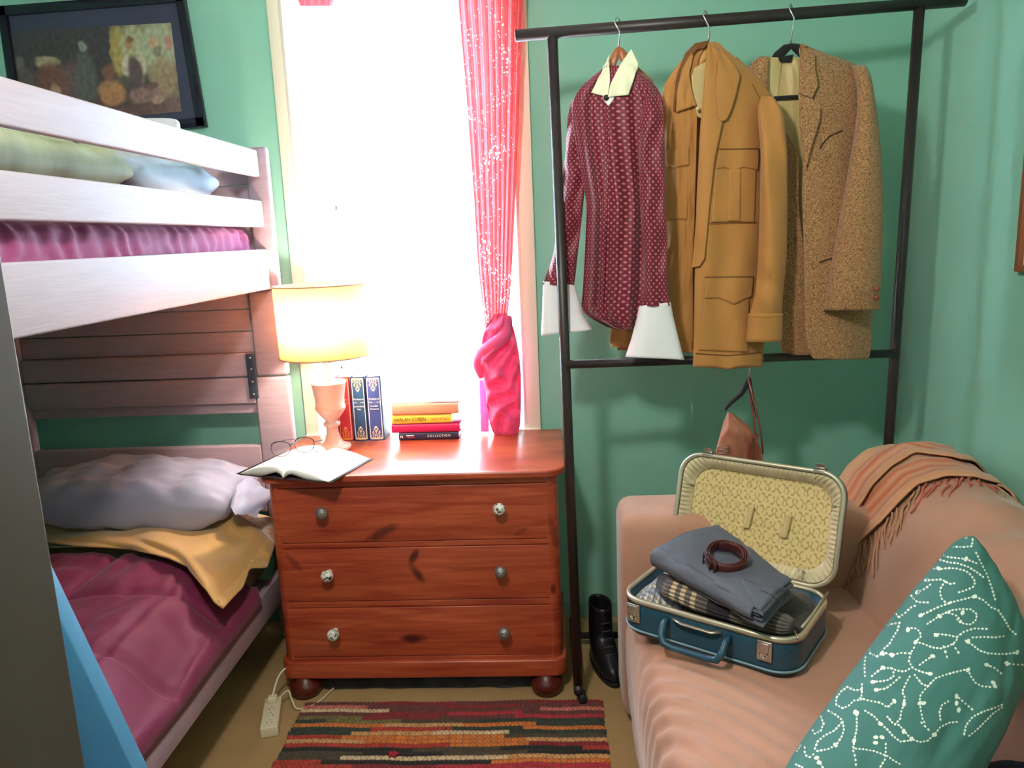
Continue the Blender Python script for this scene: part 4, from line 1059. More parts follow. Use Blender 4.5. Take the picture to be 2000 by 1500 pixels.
b = B(); skin(b, [[(1384, 79), (1380, 92)], [(1358, 84), (1360, 98)], [(1338, 104), (1348, 116)], [(1322, 146), (1332, 152)], [(1316, 190), (1320, 196)], [(1314, 216), (1318, 218)]], onto(lfb.bvh(), .012, 2.24), 8, 40); b.build('collar_stand', M_stitch, kj, thick=.003)
b = B(); skin(b, [[(1350, 103), (1354, 108)], [(1332, 136), (1346, 140)], [(1322, 180), (1350, 172)], [(1320, 219), (1360, 206)]], onto(lfb.bvh(), .014, 2.24), 16, 26); b.build('collar', M_kh, kj, thick=.003)
b = B(); skin(b, [[(1350, 136), (1382, 118)], [(1352, 180), (1376, 180)], [(1362, 228), (1372, 232)]], lambda x, y, u, v: aY(x, y, 2.2325), 10, 14); b.build('neck_lining', M_lin, kj, thick=.001)
b = B(); skin(b, [[(1406, 291), (1482, 290)], [(1402, 310), (1483, 309)], [(1400, 329), (1416, 327), (1434, 334), (1452, 326), (1481, 332)]], RP(.006), 40, 14); b.build('pocket_flap', M_kh, kj, thick=.003)
b = B(); skin(b, [[(1398, 326), (1478, 328)], [(1390, 434), (1474, 434)]], RP(.003), 30, 30); b.build('pocket', M_kh, kj, thick=.002)
b = B(); skin(b, [[(1424, 330), (1447, 330)], [(1422, 432), (1446, 432)]], RP(.006), 8, 24); b.build('pocket_pleat', M_kh, kj, thick=.002)
b = B(); skin(b, [[(1378, 542), (1472, 541)], [(1377, 560), (1471, 560)], [(1377, 583), (1404, 582), (1434, 595), (1456, 584), (1468, 580)]], RP(.006), 44, 14); b.build('pocket_flap', M_kh, kj, thick=.003)
b = B(); skin(b, [[(1376, 580), (1464, 584)], [(1364, 684), (1462, 688)]], RP(.003), 30, 30); b.build('pocket', M_kh, kj, thick=.002)
b = B(); skin(b, [[(1355, 689), (1420, 692), (1490, 688)], [(1353, 716), (1420, 721), (1489, 716)]], RP(.004), 30, 8); b.build('hem_band', M_kh, kj, thick=.002)
def seam(name, line, proj, parent, m=M_stitch, r=.0011, n=40):
    q = resample(line, n); B().tube([proj(p.x, p.y, i/(n-1), 0) for i, p in enumerate(q)], r, 6).build(name, m, parent)
seam('seam', [(1386, 436), (1430, 434), (1478, 434)], RP(.006), kj)
seam('seam', [(1404, 291), (1482, 290)], RP(.0095), kj)
seam('seam', [(1376, 541), (1472, 540)], RP(.0095), kj)
seam('seam', [(1358, 690), (1420, 694), (1488, 688)], RP(.007), kj)
seam('seam', [(1470, 165), (1488, 200), (1494, 250), (1492, 300)], RP(.001), kj)
b = B(); rows = [(188, 1488, 1508, 2.20, .012), (205, 1480, 1524, 2.192, .026), (230, 1480, 1533, 2.185, .034), (300, 1486, 1538, 2.175, .036), (400, 1484, 1538, 2.17, .036), (500, 1481, 1537, 2.165, .034), (570, 1476, 1530, 2.165, .032), (616, 1464, 1527, 2.165, .030)]
ctube(b, rows, 60, 90, lambda a, v: .005*math.sin(a*2*PI*3+v*4)+.009*ns(a*4, v*6)+.004*math.sin(v*40+a*9)*smooth(.5, 1, v), cap=False); b.build('sleeve', M_kh, kj)
b = B(); ctube(b, [(612, 1463, 1528, 2.165, .031), (640, 1461, 1527, 2.165, .031), (668, 1458, 1526, 2.165, .031)], 48, 10, lambda a, v: .002*math.sin(a*12)); b.build('cuff', M_kh, kj, thick=.002)
seam('seam', [(1466, 618), (1495, 620), (1524, 618)], onto(b.bvh(), .002, 2.13), kj, mat('khaki_seam', s(168, 110, 50), .8))
B().lathe([(.001, 0), (.006, 0), (.006, .003), (.001, .004)], aY(1363, 212, 2.215), 14, axis='y').build('button', M_lin, kj)

# ------------------------------------------------------------------ tweed blazer
tb = thing('tweed_blazer', 'brown tweed blazer with cream lining on a black hanger, rightmost on the rack', 'blazer', aY(1630, 400, 2.22))
b = B(); sheet(b, [(112, 1498, 1568, 2.262, 2.262, 0), (130, 1492, 1575, 2.268, 2.268, 0), (200, 1492, 1590, 2.27, 2.27, 0), (420, 1500, 1580, 2.272, 2.272, 0), (685, 1530, 1620, 2.272, 2.268, 0)], 40, 50, nf(.008, 3, 7, 3)); b.build('lining', M_lin, tb, thick=.002)
seam('lining_seam', [(1527, 118), (1522, 160), (1518, 200), (1518, 245)], onto(b.bvh(), .001, 2.27), tb, mat('tan_lining_seam', s(168, 138, 90), .7), .0009)
b = B(); skin(b, [[(1520, 112), (1550, 106)], [(1523, 121), (1545, 121)]], lambda x, y, u, v: aY(x, y, 2.256), 8, 5); b.build('neck_label', M_velvet, tb, thick=.001)
b = B(); sheet(b, [(110, 1484, 1503, 2.255, 2.25, 0), (126, 1464, 1500, 2.255, 2.25, .004), (146, 1450, 1498, 2.255, 2.25, .006), (200, 1452, 1500, 2.262, 2.255, .006), (300, 1470, 1560, 2.265, 2.235, .006), (400, 1480, 1560, 2.265, 2.235, .01), (600, 1500, 1585, 2.265, 2.24, .01), (694, 1530, 1600, 2.265, 2.245, .008)], 40, 80, nf(.004, 3, 5, 3)); b.build('front_panel', M_tweed, tb, thick=.003)
b = B(); sheet(b, [(90, 1565, 1572, 2.232, 2.232, 0), (104, 1563, 1600, 2.225, 2.24, .004), (114, 1562, 1650, 2.22, 2.25, .010), (126, 1561, 1684, 2.215, 2.255, .016), (150, 1560, 1697, 2.21, 2.255, .022), (250, 1561, 1706, 2.20, 2.25, .030), (300, 1568, 1706, 2.198, 2.25, .032), (380, 1566, 1704, 2.195, 2.245, .032), (500, 1570, 1704, 2.19, 2.24, .032), (640, 1572, 1704, 2.19, 2.235, .032), (690, 1578, 1702, 2.19, 2.235, .030), (702, 1592, 1694, 2.19, 2.235, .03)], 90, 130, lambda u, v: .004*ns(u*4, v*5, 15)+.003*math.sin(u*9+v*3)*v)
tbb = b; b.build('front_panel', M_tweed, tb, thick=.003)
TP = lambda o: onto(tbb.bvh(), o, 2.2)
b = B(); skin(b, [[(1564, 88), (1572, 90)], [(1563, 104), (1592, 108)], [(1562, 130), (1592, 132)], [(1561, 158), (1598, 166)], [(1560, 182), (1586, 192)]], TP(.014), 20, 30); b.build('collar', M_tweed, tb, thick=.004)
b = B(); skin(b, [[(1560, 184), (1586, 193)], [(1560, 200), (1603, 212)], [(1562, 225), (1602, 232)], [(1566, 255), (1594, 258)], [(1571, 290), (1582, 296)], [(1572, 330), (1574, 330)]], TP(.015), 20, 34); b.build('lapel', M_tweed, tb, thick=.004)
seam('chest_pocket', [(1601, 291), (1606, 281), (1620, 266), (1645, 255)], TP(.001), tb, mat('dark_brown_welt', s(70, 44, 30), .8), .0018)
seam('side_pocket', [(1600, 513), (1612, 508), (1624, 504)], TP(.001), tb, bpy.data.materials['dark_brown_welt'], .002)
b = B(); ctube(b, [(128, 1664, 1688, 2.225, .010), (140, 1668, 1698, 2.215, .026), (170, 1676, 1704, 2.205, .034), (220, 1676, 1712, 2.195, .042), (300, 1664, 1720, 2.185, .046), (400, 1646, 1725, 2.175, .048), (500, 1628, 1722, 2.168, .046), (570, 1616, 1718, 2.165, .044), (606, 1609, 1715, 2.165, .042, -2)], 70, 90, lambda a, v: .006*ns(a*3, v*6)+.003*math.sin(v*20+a*8)); b.build('sleeve', M_tweed, tb, thick=.002)
slp = onto(b.bvh(), .0, 2.17)
for y in (564, 581):
    p = slp(1706, y, 0, 0); p = aY(1712, y, p.y-.004); B().lathe([(.001, -.001), (.0075, 0), (.0075, .003), (.004, .005), (.001, .005)], p, 14, axis='y').build('button', M_brnz, tb)

# ------------------------------------------------------------------ handbag on the lower bar
hb = thing('clothes_hanger', 'black wooden hanger hooked on the lower bar, carrying the handbag', 'hanger', aY(1460, 740, 2.235), 'clothes hangers on the rack')
lbm = lb0.lerp(lb1, .55); b = B(); c0 = aY(1461, 704, 2.235)
b.tube([aY(1453, 706, lbm.y+.018), aY(1455, 693, lbm.y+.012), aY(1461, 689, lbm.y-.002), aY(1466, 696, lbm.y-.022), aY(1466, 712, lbm.y-.022), aY(1463, 728, 2.235), aY(1462, 742, 2.235)], .002, 8); b.build('hook', M_chrome, hb)
b = B(); b.tube([aY(1463, 738, 2.235), aY(1459, 750, 2.235), aY(1448, 768, 2.24), aY(1430, 784, 2.25), aY(1417, 798, 2.26), aY(1416, 802, 2.26)], [.009, .014, .013, .010, .008, .005], 12, flat=(.6, 1)); b.tube([aY(1463, 738, 2.235), aY(1466, 760, 2.23), aY(1474, 800, 2.225), aY(1480, 818, 2.22)], [.009, .010, .008, .006], 12, flat=(.6, 1)); b.build('shoulder_arms', M_velvet, hb)
hg = thing('handbag', 'tan pink leather handbag with red brown strap hanging behind the suitcase lid', 'handbag', aY(1450, 900, 2.24))
def bagf(x, y, u, v): return aY(x, y, 2.22-.028*math.sin(PI*u)**.6*math.sin(PI*min(1, v+.15))+.006*ns(u*6, v*5))
L1 = [[(1421, 805), (1430, 806)], [(1412, 828), (1463, 832)], [(1406, 850), (1478, 855)], [(1398, 880), (1490, 885)], [(1390, 920), (1490, 925)], [(1390, 960), (1480, 965)]]
b = B(); skin(b, L1, bagf, 40, 44); skin(b, L1, lambda x, y, u, v: aY(x, y, 2.245+.015*math.sin(PI*u)), 40, 44); b.build('bag_body', M_bag, hg)
b = B(); b.tube([aY(1462, 741, 2.205), aY(1470, 775, 2.20), aY(1480, 815, 2.195), aY(1487, 850, 2.19), aY(1490, 885, 2.19)], .007, 12, flat=(.35, 1)); b.tube([aY(1462, 741, 2.255), aY(1466, 780, 2.26), aY(1474, 830, 2.255), aY(1478, 870, 2.235)], .007, 12, flat=(.35, 1)); b.tube([aY(1462, 741, 2.205), aY(1461, 736, 2.23), aY(1462, 741, 2.255)], .007, 12, flat=(.35, 1))
b.build('strap', M_leatherred, hg)
B().box(*[v for k in (0,) for v in (aY(1396, 0, 2.19).x-.0, aY(1396, 0, 2.19).x+.0, 0, 0, 0, 0)]) if False else None
b = B(); q = aY(1412, 878, 2.185); b.tube([q+Vector((-.016, 0, -.012)), q+Vector((.016, 0, -.012)), q+Vector((.016, 0, .012)), q+Vector((-.016, 0, .012)), q+Vector((-.016, 0, -.012))], .0022, 8); b.tube([q+Vector((-.016, 0, 0)), q+Vector((.016, 0, 0))], .0018, 8); b.build('buckle', M_silver, hg)
b = B(); b.tube([aY(1470, 850, 2.19), aY(1464, 868, 2.185), aY(1462, 890, 2.185), aY(1464, 930, 2.19)], .006, 10, flat=(.5, 1)); b.tube([aY(1480, 848, 2.19), aY(1476, 868, 2.185), aY(1474, 890, 2.185), aY(1474, 930, 2.19)], .006, 10, flat=(.5, 1)); b.build('gusset_strap', M_leatherred, hg)

# ------------------------------------------------------------------ sofa
sf = thing('sofa', 'tan microsuede sofa along the right wall', 'sofa', (.70, 1.4, 0))
SY0, SY1 = .55, 2.03
prof = [(.205, .02), (.196, .12), (.190, .24), (.192, .33), (.202, .39), (.225, .428), (.265, .447), (.33, .453), (.45, .455), (.60, .452), (.75, .448), (.86, .44)]
def pl_at(pr, t):
    L = [0]
    for a, c_ in zip(pr, pr[1:]): L.append(L[-1]+math.hypot(c_[0]-a[0], c_[1]-a[1]))
    d = t*L[-1]
    for k in range(len(pr)-1):
        if d <= L[k+1]+1e-9:
            w = (d-L[k])/(L[k+1]-L[k]); return (pr[k][0]*(1-w)+pr[k+1][0]*w, pr[k][1]*(1-w)+pr[k+1][1]*w)
    return pr[-1]
P = []
for j in range(261):
    Y = SY0+(SY1-SY0)*j/260; row = []
    for i in range(121):
        t = i/120; x, z = pl_at(prof, t)
        # folds fanning over the front roll
        w = .0045*math.sin((Y*1.0+(x-.19)*1.1)*88+5*ns(Y*3, t*2))*smooth(.18, .34, t)*(1-smooth(.50, .72, t))*smooth(.9, 1.2, Y)*(1-smooth(1.62, 1.85, Y))
        w += .004*ns(Y*5, t*6)+.0015*ns(Y*18, t*20)
        row.append(Vector((x-w*(1 if t < .45 else 0), Y, z+(w if t >= .35 else 0))))
    P.append(row)
b = B(); b.grid(P); SEAT = b; b.build('seat', M_sofa, sf)
b = B(); b.box(.185, .93, 2.035, 2.268, .02, .662); b.build('arm', M_sofa, sf, bev=.045)
bprof = [(.800, .43), (.826, .50), (.848, .57), (.874, .64), (.915, .705), (.965, .755), (1.02, .783), (1.08, .790), (1.14, .775), (1.19, .73), (1.212, .66), (1.215, .05)]
def backpt(t, Y, off=0):
    x, z = pl_at(bprof, t); x2, z2 = pl_at(bprof, min(1, t+.004)); x1, z1 = pl_at(bprof, max(0, t-.004))
    n_ = Vector((-(z2-z1), 0, (x2-x1))).normalized()
    k = .30*smooth(.05, .35, t)
    drop = .085*(1-smooth(1.35, 2.05, Y))
    endr = .06*smooth(2.17, 2.27, Y)**2
    z = z-drop*smooth(.1, .5, t)*(1-smooth(.75, .95, t))-endr*smooth(.2, .5, t)
    w = .008*math.sin(Y*26+t*14+4*ns(Y*2, t*3))*smooth(.15, .3, t)*(1-smooth(.55, .7, t))*(1-smooth(1.75, 1.95, Y))+.006*ns(Y*4, t*6)
    return Vector((x, Y, z))+n_*(w+off)
P = [[backpt(i/150, SY0+(2.27-SY0)*j/240) for i in range(151)] for j in range(241)]
b = B(); b.grid(P); b.add(P[-1], [tuple(range(151))]); BACK = b; b.build('back', M_sofa, sf)
b = B(); b.box(.21, 1.21, .60, 2.25, .02, .30); b.build('base', M_sofa, sf, bev=.02)
b = B(); b.box(.20, 1.215, .33, .55, .02, .60); b.build('arm', M_sofa, sf, bev=.045)

# throw over the far corner of the sofa back, two layers, knotted fringe
tw = thing('throw_blanket', 'peach and orange striped wool throw with fringe over the far end of the sofa back', 'throw blanket', (1.0, 2.2, .45))
def back_st(px, py):
    h = BACK.bvh().ray_cast(EYE, ray(px, py).normalized())[0]
    if h is None: h = BACK.bvh().find_nearest(aX(px, py, 1.10))[0]
    best = min(((backpt(i/200, h.y)-h).length, i/200) for i in range(201)); return best[1], h.y
def edge_fn(pxs):
    st = sorted(back_st(*p) for p in pxs); return st
def layer(name, pxs, off, far, cf, tmax):
    st = edge_fn(pxs); t0 = st[0][0]; st = [q for q in st if q[0] < .40]; st += ([(.46, 2.09), (.54, 2.16), (.66, 2.20)] if off > .01 else [(.50, 1.95), (.62, 2.02)])
    P = []; cc = []; E_ = []
    for j in range(121):
        t = t0+(tmax-t0)*j/120; ye = interp(st, t)[0]; row = []
        for i in range(91):
            u = i/90; y = far+(ye-far)*u
            o = off+.006*ns(u*5, t*9, off*50)+.005*math.sin(u*14+t*5)*(.3+u)*.8+.004
            row.append(backpt(t, y, max(off*.6, o))); cc.append(cf(u, t, y-ye))
        P.append(row); E_.append((t, row[-1]))
    b = B(); b.grid(P, 0, None, cc); b.build(name, mat(name+'_wool', (1, 1, 1), .95, .6, 500, vc=True, sheen=.3), tw, thick=.004)
    return E_
def cthrow(u, t, d):
    c = s(216, 160, 120)
    for (d0, w, k, st) in ((.05, .012, s(208, 92, 56), .8), (.085, .010, s(204, 86, 52), .85), (.12, .012, s(210, 96, 60), .8), (.015, .012, s(222, 138, 88), .6), (.22, .02, s(224, 178, 140), .7), (.28, .01, s(208, 110, 76), .6)):
        c = mixc(c, k, st*math.exp(-((d-d0)/w)**2))
    return c
under = layer('under_layer', [(1918, 944), (1880, 938), (1848, 938), (1795, 957), (1762, 990), (1728, 1026), (1690, 1062), (1660, 1104), (1645, 1150)], .006, 2.18, cthrow, .80)
upper = layer('top_layer', [(1879, 892), (1846, 908), (1790, 900), (1764, 916), (1728, 948), (1702, 990), (1680, 1032), (1656, 1074), (1644, 1120), (1640, 1180)], .020, 2.285, cthrow, .86)
n = 0
for k in range(0, 60):
    f = .04+.93*k/59; t, p0 = under[int(f*120)]
    m_ = M_fringer if .36 < f < .50 else (M_fringec if f > .74 else M_fringe)
    ln = .065+.045*random.random()*(1.4 if f < .4 else 1); dirn = Vector((-.30, -.55, -.75)) if f < .6 else Vector((-.15, -.9, -.3))
    pts = []; jx = random.uniform(-.5, .5)
    for q in range(7):
        w = q/6; p = p0+dirn*ln*w+Vector((.0, jx*.03*w, 0))+Vector((ns(k, w*3)*.012, ns(k+9, w*3)*.012, ns(k+5, w*2)*.006))
        h = BACK.bvh().find_nearest(p); nn = h[1]
        if nn.x > 0 and nn.z < .2: nn = -nn
        if nn.z < -.2: nn = -nn
        pts.append(h[0]+nn*(.005+.004*math.sin(w*5+k)))
    B().tube(pts, [.0032, .003, .0028, .0028, .0026, .0024, .0012], 6).build('fringe_tassel', m_, tw)

# ------------------------------------------------------------------ suitcase
A0 = Vector((.152, 1.800, 0)); ea = Vector((.825, -.565, 0)).normalized(); eb = Vector((.565, .825, 0)).normalized(); ez = Vector((0, 0, 1))
CW, CD, Z0, Z1 = .440, .285, .450, .552
Cp = lambda a, b_, z: A0+ea*a+eb*b_+ez*z
sc = thing('suitcase', 'open vintage teal blue suitcase with gold damask lining on the sofa seat', 'suitcase', Cp(.2, .14, .455))
def rr2(w, h, r, n=8, ins=0):
    pts = []
    for (cx, cy, a0) in ((r, r, PI), (w-r, r, 1.5*PI), (w-r, h-r, 0), (r, h-r, .5*PI)):
        for i in range(n+1):
            a = a0+i*PI/2/n; pts.append((cx+(r-ins)*math.cos(a), cy+(r-ins)*math.sin(a)))
    return pts
b = B(); rings = []
for (ins, z) in ((.10, Z0+.004), (.03, Z0+.001), (.012, Z0+.003), (.003, Z0+.012), (0, Z0+.03), (0, Z1-.004), (.003, Z1), (.006, Z1-.002), (.008, Z0+.012), (.03, Z0+.008), (.10, Z0+.008)):
    r = .062; q = rr2(CW, CD, r, 10, min(ins, .055)); 
    if ins > .055: q = [(CW/2+(x-CW/2)*.5, CD/2+(y-CD/2)*.5) for x, y in q]
    rings.append([Cp(x, y, z) for x, y in q])
b.grid(rings, closed=True); b.add(rings[0], [tuple(range(len(rings[0])))]); b.add(rings[-1], [tuple(range(len(rings[0])))]); b.build('base_shell', M_case, sc)
q = rr2(CW, CD, .062, 10, -.002)
def strip(pts, w, tk, closed=True):
    """flat band following pts (plan ring), standing w high and tk thick"""
    return pts
b = B(); rg = [[Cp(x, y, z) for x, y in rr2(CW, CD, .062, 10, i)] for (i, z) in ((-.0025, Z1-.010), (-.0035, Z1-.003), (-.001, Z1+.003), (.006, Z1+.003), (.008, Z1-.004), (-.0025, Z1-.010))]
b.grid(rg, closed=True); b.build('rim_trim', M_casetrim, sc)
B().tube([Cp(x, y, Z0+.022) for x, y in q+[q[0]]], .0028, 8, cap=False).build('piping', mat('light_blue_piping', s(126, 158, 172), .4), sc)
def latch(a, plate=True):
    t = B(); 
    def L(a_, z, d=0): return Cp(a_, -.003-d, z)
    t.prism([L(a-.017, Z1-.058), L(a+.017, Z1-.058), L(a+.017, Z1-.010), L(a-.017, Z1-.010)], eb*-.004)
    o = t.build('latch', M_silver, sc, bev=.0025)
    t = B(); t.prism([L(a-.010, Z1-.036, .004), L(a+.010, Z1-.036, .004), L(a+.012, Z1-.013, .004), L(a-.012, Z1-.013, .004)], eb*-.004); t.build('latch_slide', M_silver, o, bev=.002)
    t = B(); cc_ = L(a, Z1-.043, .004); rgs = []
    for r, h in ((.0001, 0), (.010, 0), (.010, .003), (.006, .004), (.0055, .002), (.0001, .002)): rgs.append([cc_+ea*(r*math.cos(i*PI/10))+ez*(r*math.sin(i*PI/10))-eb*h for i in range(20)])
    t.grid(rgs, closed=True); t.build('lock_barrel', M_chrome, o)
latch(.045); latch(.372)
# handle
b = B(); hz = Z1-.030
pa, pb_ = .135, .290
b.tube([Cp(pa, -.003, hz+.006), Cp(pa, -.022, hz), Cp(pa+.002, -.040, hz-.020), Cp(pa+.012, -.046, hz-.036), Cp(pa+.035, -.046, hz-.040), Cp(pb_-.035, -.046, hz-.040), Cp(pb_-.012, -.046, hz-.036), Cp(pb_-.002, -.040, hz-.020), Cp(pb_, -.022, hz), Cp(pb_, -.003, hz+.006)], [.007, .008, .009, .009, .008, .008, .009, .009, .008, .007], 14)
b.build('handle', M_case, sc)
b = B(); b.tube([Cp(pa+.018, -.005, hz+.012), Cp(pa+.04, -.012, hz+.008), Cp(pb_-.04, -.012, hz+.008), Cp(pb_-.018, -.005, hz+.012)], .006, 12, flat=(1, .5)); b.build('handle_bracket', M_silver, sc)
# lid
lw = (eb*.30+ez*.954).normalized(); ln_ = (-eb*.954+ez*.30).normalized()
HO = Cp(0, CD+.006, Z1+.002); LH = .292
Lp = lambda a, h, d=0: HO+ea*a+lw*h-ln_*d      # d = depth behind the opening plane
b = B(); rings = []
for (ins, d) in ((.008, .012), (.006, .001), (.002, 0), (0, .003), (0, .040), (.003, .048), (.012, .054), (.05, .058), (.10, .059)):
    q = rr2(CW, LH, .062, 10, min(ins, .055))
    if ins > .06: q = [(CW/2+(x-CW/2)*.5, LH/2+(y-LH/2)*.5) for x, y in q]
    rings.append([Lp(x, y, d) for x, y in q])
b.grid(rings, closed=True); b.add(rings[-1], [tuple(range(len(rings[0])))]); lid = b.build('lid_shell', M_case, sc)
b = B(); b.grid([[Lp(x, y, d) for x, y in rr2(CW, LH, .062, 10, i)] for (i, d) in ((-.003, .010), (-.004, .004), (-.002, -.003), (.006, -.003), (.008, .006), (-.003, .010))], closed=True); b.build('rim_trim', M_casetrim, lid)
b = B(); B_ = []
n_ = 60; P = []; uv = []
for j in range(n_+1):
    for i in range(n_+1): pass
rgs = []; uvs_ = []; K_ = 24
base = rr2(CW, LH, .062, 10, .009)
for k in range(K_+1):
    f = 1-k/K_; row = []
    for (x, y) in base:
        xx, yy = CW/2+(x-CW/2)*f, LH/2+(y-LH/2)*f
        d = .030+.008*(1-f**8) if f < .98 else .012
        row.append(Lp(xx, yy, d+.002*ns(xx*30, yy*30))); uvs_.append((xx, yy))
    rgs.append(row)
b.grid(rgs, 0, uvs_, None, closed=True); b.build('lining', M_dam, lid)
# gathered satin border
b = B(); rgs = []; base2 = []
for p in rr2(CW, LH, .062, 10, .009): base2.append(p)
fine = []
for k in range(len(base2)):
    x0_, y0_ = base2[k]; x1_, y1_ = base2[(k+1) % len(base2)]; m_ = max(1, int(math.hypot(x1_-x0_, y1_-y0_)/.0018))
    for q in range(m_): fine.append((x0_+(x1_-x0_)*q/m_, y0_+(y1_-y0_)*q/m_))
for k in range(7):
    w = k/6; row = []; ins = .026*w
    for i, (x, y) in enumerate(fine):
        dx, dy = CW/2-x, LH/2-y; sx_ = math.copysign(min(abs(dx), ins*1.0), dx)*(1 if abs(x-CW/2) > CW/2-.075 else 0); sy_ = math.copysign(min(abs(dy), ins), dy)*(1 if abs(y-LH/2) > LH/2-.075 else 0)
        pl_ = .0032*math.sin(i*.95+2*ns(i*.05))*math.sin(PI*min(1, w*1.1))
        row.append(Lp(x+sx_, y+sy_, .006+.026*w**1.3-pl_-.006*math.sin(PI*w)))
    rgs.append(row)
b.grid(rgs, closed=True); b.build('gathered_border', mat('satin_border', s(206, 188, 150), .45, .2, 60, .12, 30, sheen=.2), lid)
for (px, py) in ((1463, 1010), (1536, 1028)):
    # elastic tie, standing on the lining
    best = None
    b = B()
    d = ray(px, py); hit = EYE+d*((Lp(0, 0, .032)-EYE).dot(ln_)/d.dot(ln_)); o = hit
    rg = []
    for k in range(27):
        w = k/26; c_ = o+lw*(.030-.060*w)+ea*(.004-.008*w); rp = .0075+.002*(k % 2)
        rg.append([c_+ea*(rp*math.cos(a))+ln_*(.004*math.sin(a)+.002) for a in [2*PI*i/12 for i in range(12)]])
    b.grid(rg, closed=True); b.add(rg[0], [tuple(range(12))]); b.add(rg[-1], [tuple(range(12))]); b.build('elastic_tie', M_lin, lid)
for a in (.075, .375):
    b = B(); b.prism([Lp(a-.016, LH-.002, -.004), Lp(a+.016, LH-.002, -.004), Lp(a+.016, LH+.005, .018), Lp(a-.016, LH+.005, .018)], lw*.004)
    b.prism([Lp(a-.012, LH+.006, .004), Lp(a+.012, LH+.006, .004), Lp(a+.010, LH+.018, -.004), Lp(a-.010, LH+.018, -.004)], ln_*.003); b.build('latch_catch', M_silver, lid, bev=.001)
b = B(); b.tube([Cp(CW-.010, .07, Z1+.006), Cp(CW-.008, .15, Z1+.004), Cp(CW-.008, CD-.01, Z1+.006)], .0035, 8); b.build('lid_stay', M_casetrim, sc)
B().tube([Cp(CW-.02, .050, Z1+.004), Cp(CW-.004, .022, Z1+.004)], .0025, 8).build('stay_hook', M_silver, sc)

# knitted sweater folded in the case
sw = thing('sweater', 'grey and cream ribbed wool sweater folded in the open suitcase', 'sweater', Cp(.2, .14, Z0+.01))
b = B(); P = []; cc = []
na, nb = 260, 120
for j in range(nb+1):
    row = []
    for i in range(na+1):
        u, v = i/na, j/nb; a = .014+(CW-.028)*u; bb_ = .016+(CD-.040)*v
        h = .036*smooth(0, .16, u)*smooth(0, .22, v)*smooth(0, .10, 1-u)*smooth(0, .08, 1-v)
        h += .022*math.exp(-((u-.16)/.13)**2)*smooth(0, .3, v)
        rib = math.sin((a*.35+bb_*1.0+.01*math.sin(a*20))*2*PI/.0085)
        h += .0022*rib+.004*ns(u*5, v*4)
        row.append(Cp(a, bb_, Z1-.030+h)); 
        band = math.sin(a*2*PI/.052+.6); c = s(150, 148, 156)
        if u < .33:
            c = s(156, 158, 172); q = (a/.017) % 1
            if q < .45 and math.sin(bb_*2*PI/.022+a*30) > -.1 and v < .55: c = s(226, 206, 176)
            elif .45 < q < .6: c = s(96, 92, 104)
        else: c = s(88, 80, 76)
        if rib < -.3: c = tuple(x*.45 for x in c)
        cc.append(c)
    P.append(row)
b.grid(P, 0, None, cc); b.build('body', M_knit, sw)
b = B(); rg = []; cc = []
path = [(.085, .062, .592, .022), (.12, .046, .592, .030), (.19, .042, .588, .034), (.27, .042, .581, .033), (.34, .044, .575, .030), (.398, .050, .570, .026), (.412, .056, .568, .018)]
NL = 160
for k in range(NL+1):
    w = k/NL; q = interp([(i/(len(path)-1),)+p for i, p in enumerate(path)], w); row = []
    for i in range(96):
        a = 2*PI*i/96; rib = math.cos(i*2*PI/6); r = q[3]*(1+.05*rib+.08*ns(w*6, math.cos(a), math.sin(a)))
        row.append(Cp(q[0], q[1]+r*1.15*math.cos(a), q[2]-.006+r*.80*math.sin(a)))
        c = s(112, 102, 96)
        if w < .13 or .42 < w < .54: c = s(40, 36, 48)
        elif .16 < w < .38: c = s(226, 196, 156) if (int(w*60) % 4 < 2 and .2 < w < .36) else s(120, 108, 104)
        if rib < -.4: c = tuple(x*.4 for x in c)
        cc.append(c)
    rg.append(row)
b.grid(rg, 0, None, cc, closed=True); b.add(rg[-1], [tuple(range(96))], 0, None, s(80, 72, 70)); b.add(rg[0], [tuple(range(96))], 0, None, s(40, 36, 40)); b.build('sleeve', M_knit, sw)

# folded trousers: stacked layers bent over at the left end
tr = thing('trousers', 'slate grey trousers folded on top of the sweater in the suitcase', 'trousers', Cp(.2, .14, .60))
tA = [aZ(1280, 1072, .672), aZ(1405, 1024, .674), aZ(1550, 1135, .645), aZ(1492, 1192, .635)]
def tq(u, v, z): # u long, v across
    p = tA[0].lerp(tA[3], u).lerp(tA[1].lerp(tA[2], u), v); return p+ez*z
b = B()
for k in range(5):
    zc = -.0095*k-.005; th_ = .0052; g = .010*k
    P = []; 
    for j in range(61):
        u = -.02+.02*math.sin(k*2.1)+1.0*j/60; row = []
        for i in range(48):
            a = 2*PI*i/48; ca, sa = math.cos(a), math.sin(a); v = .5+(.50+.018*math.sin(k*1.7))*math.copysign(abs(ca)**.28, ca)
            env = (1-abs(2*(j/60)-1)**14*.75)
            z = zc+th_*env*math.copysign(abs(sa)**.55, sa)+.008*ns(u*3.2, v*2.4)+.003*ns(u*9, v*8, k)-.016*smooth(.5, 1.1, u)*(0)+.018*math.sin(PI*min(1, max(0, v)))*.6
            row.append(tq(u, v, z))
        P.append(row)
    b.grid(P, 0, None, None, closed=True); b.add(P[0], [tuple(range(48))]); b.add(P[-1], [tuple(range(48))])
TRb = b; b.build('folded_legs', M_tro, tr)
b = B()  # thick rounded fold on the side toward the room
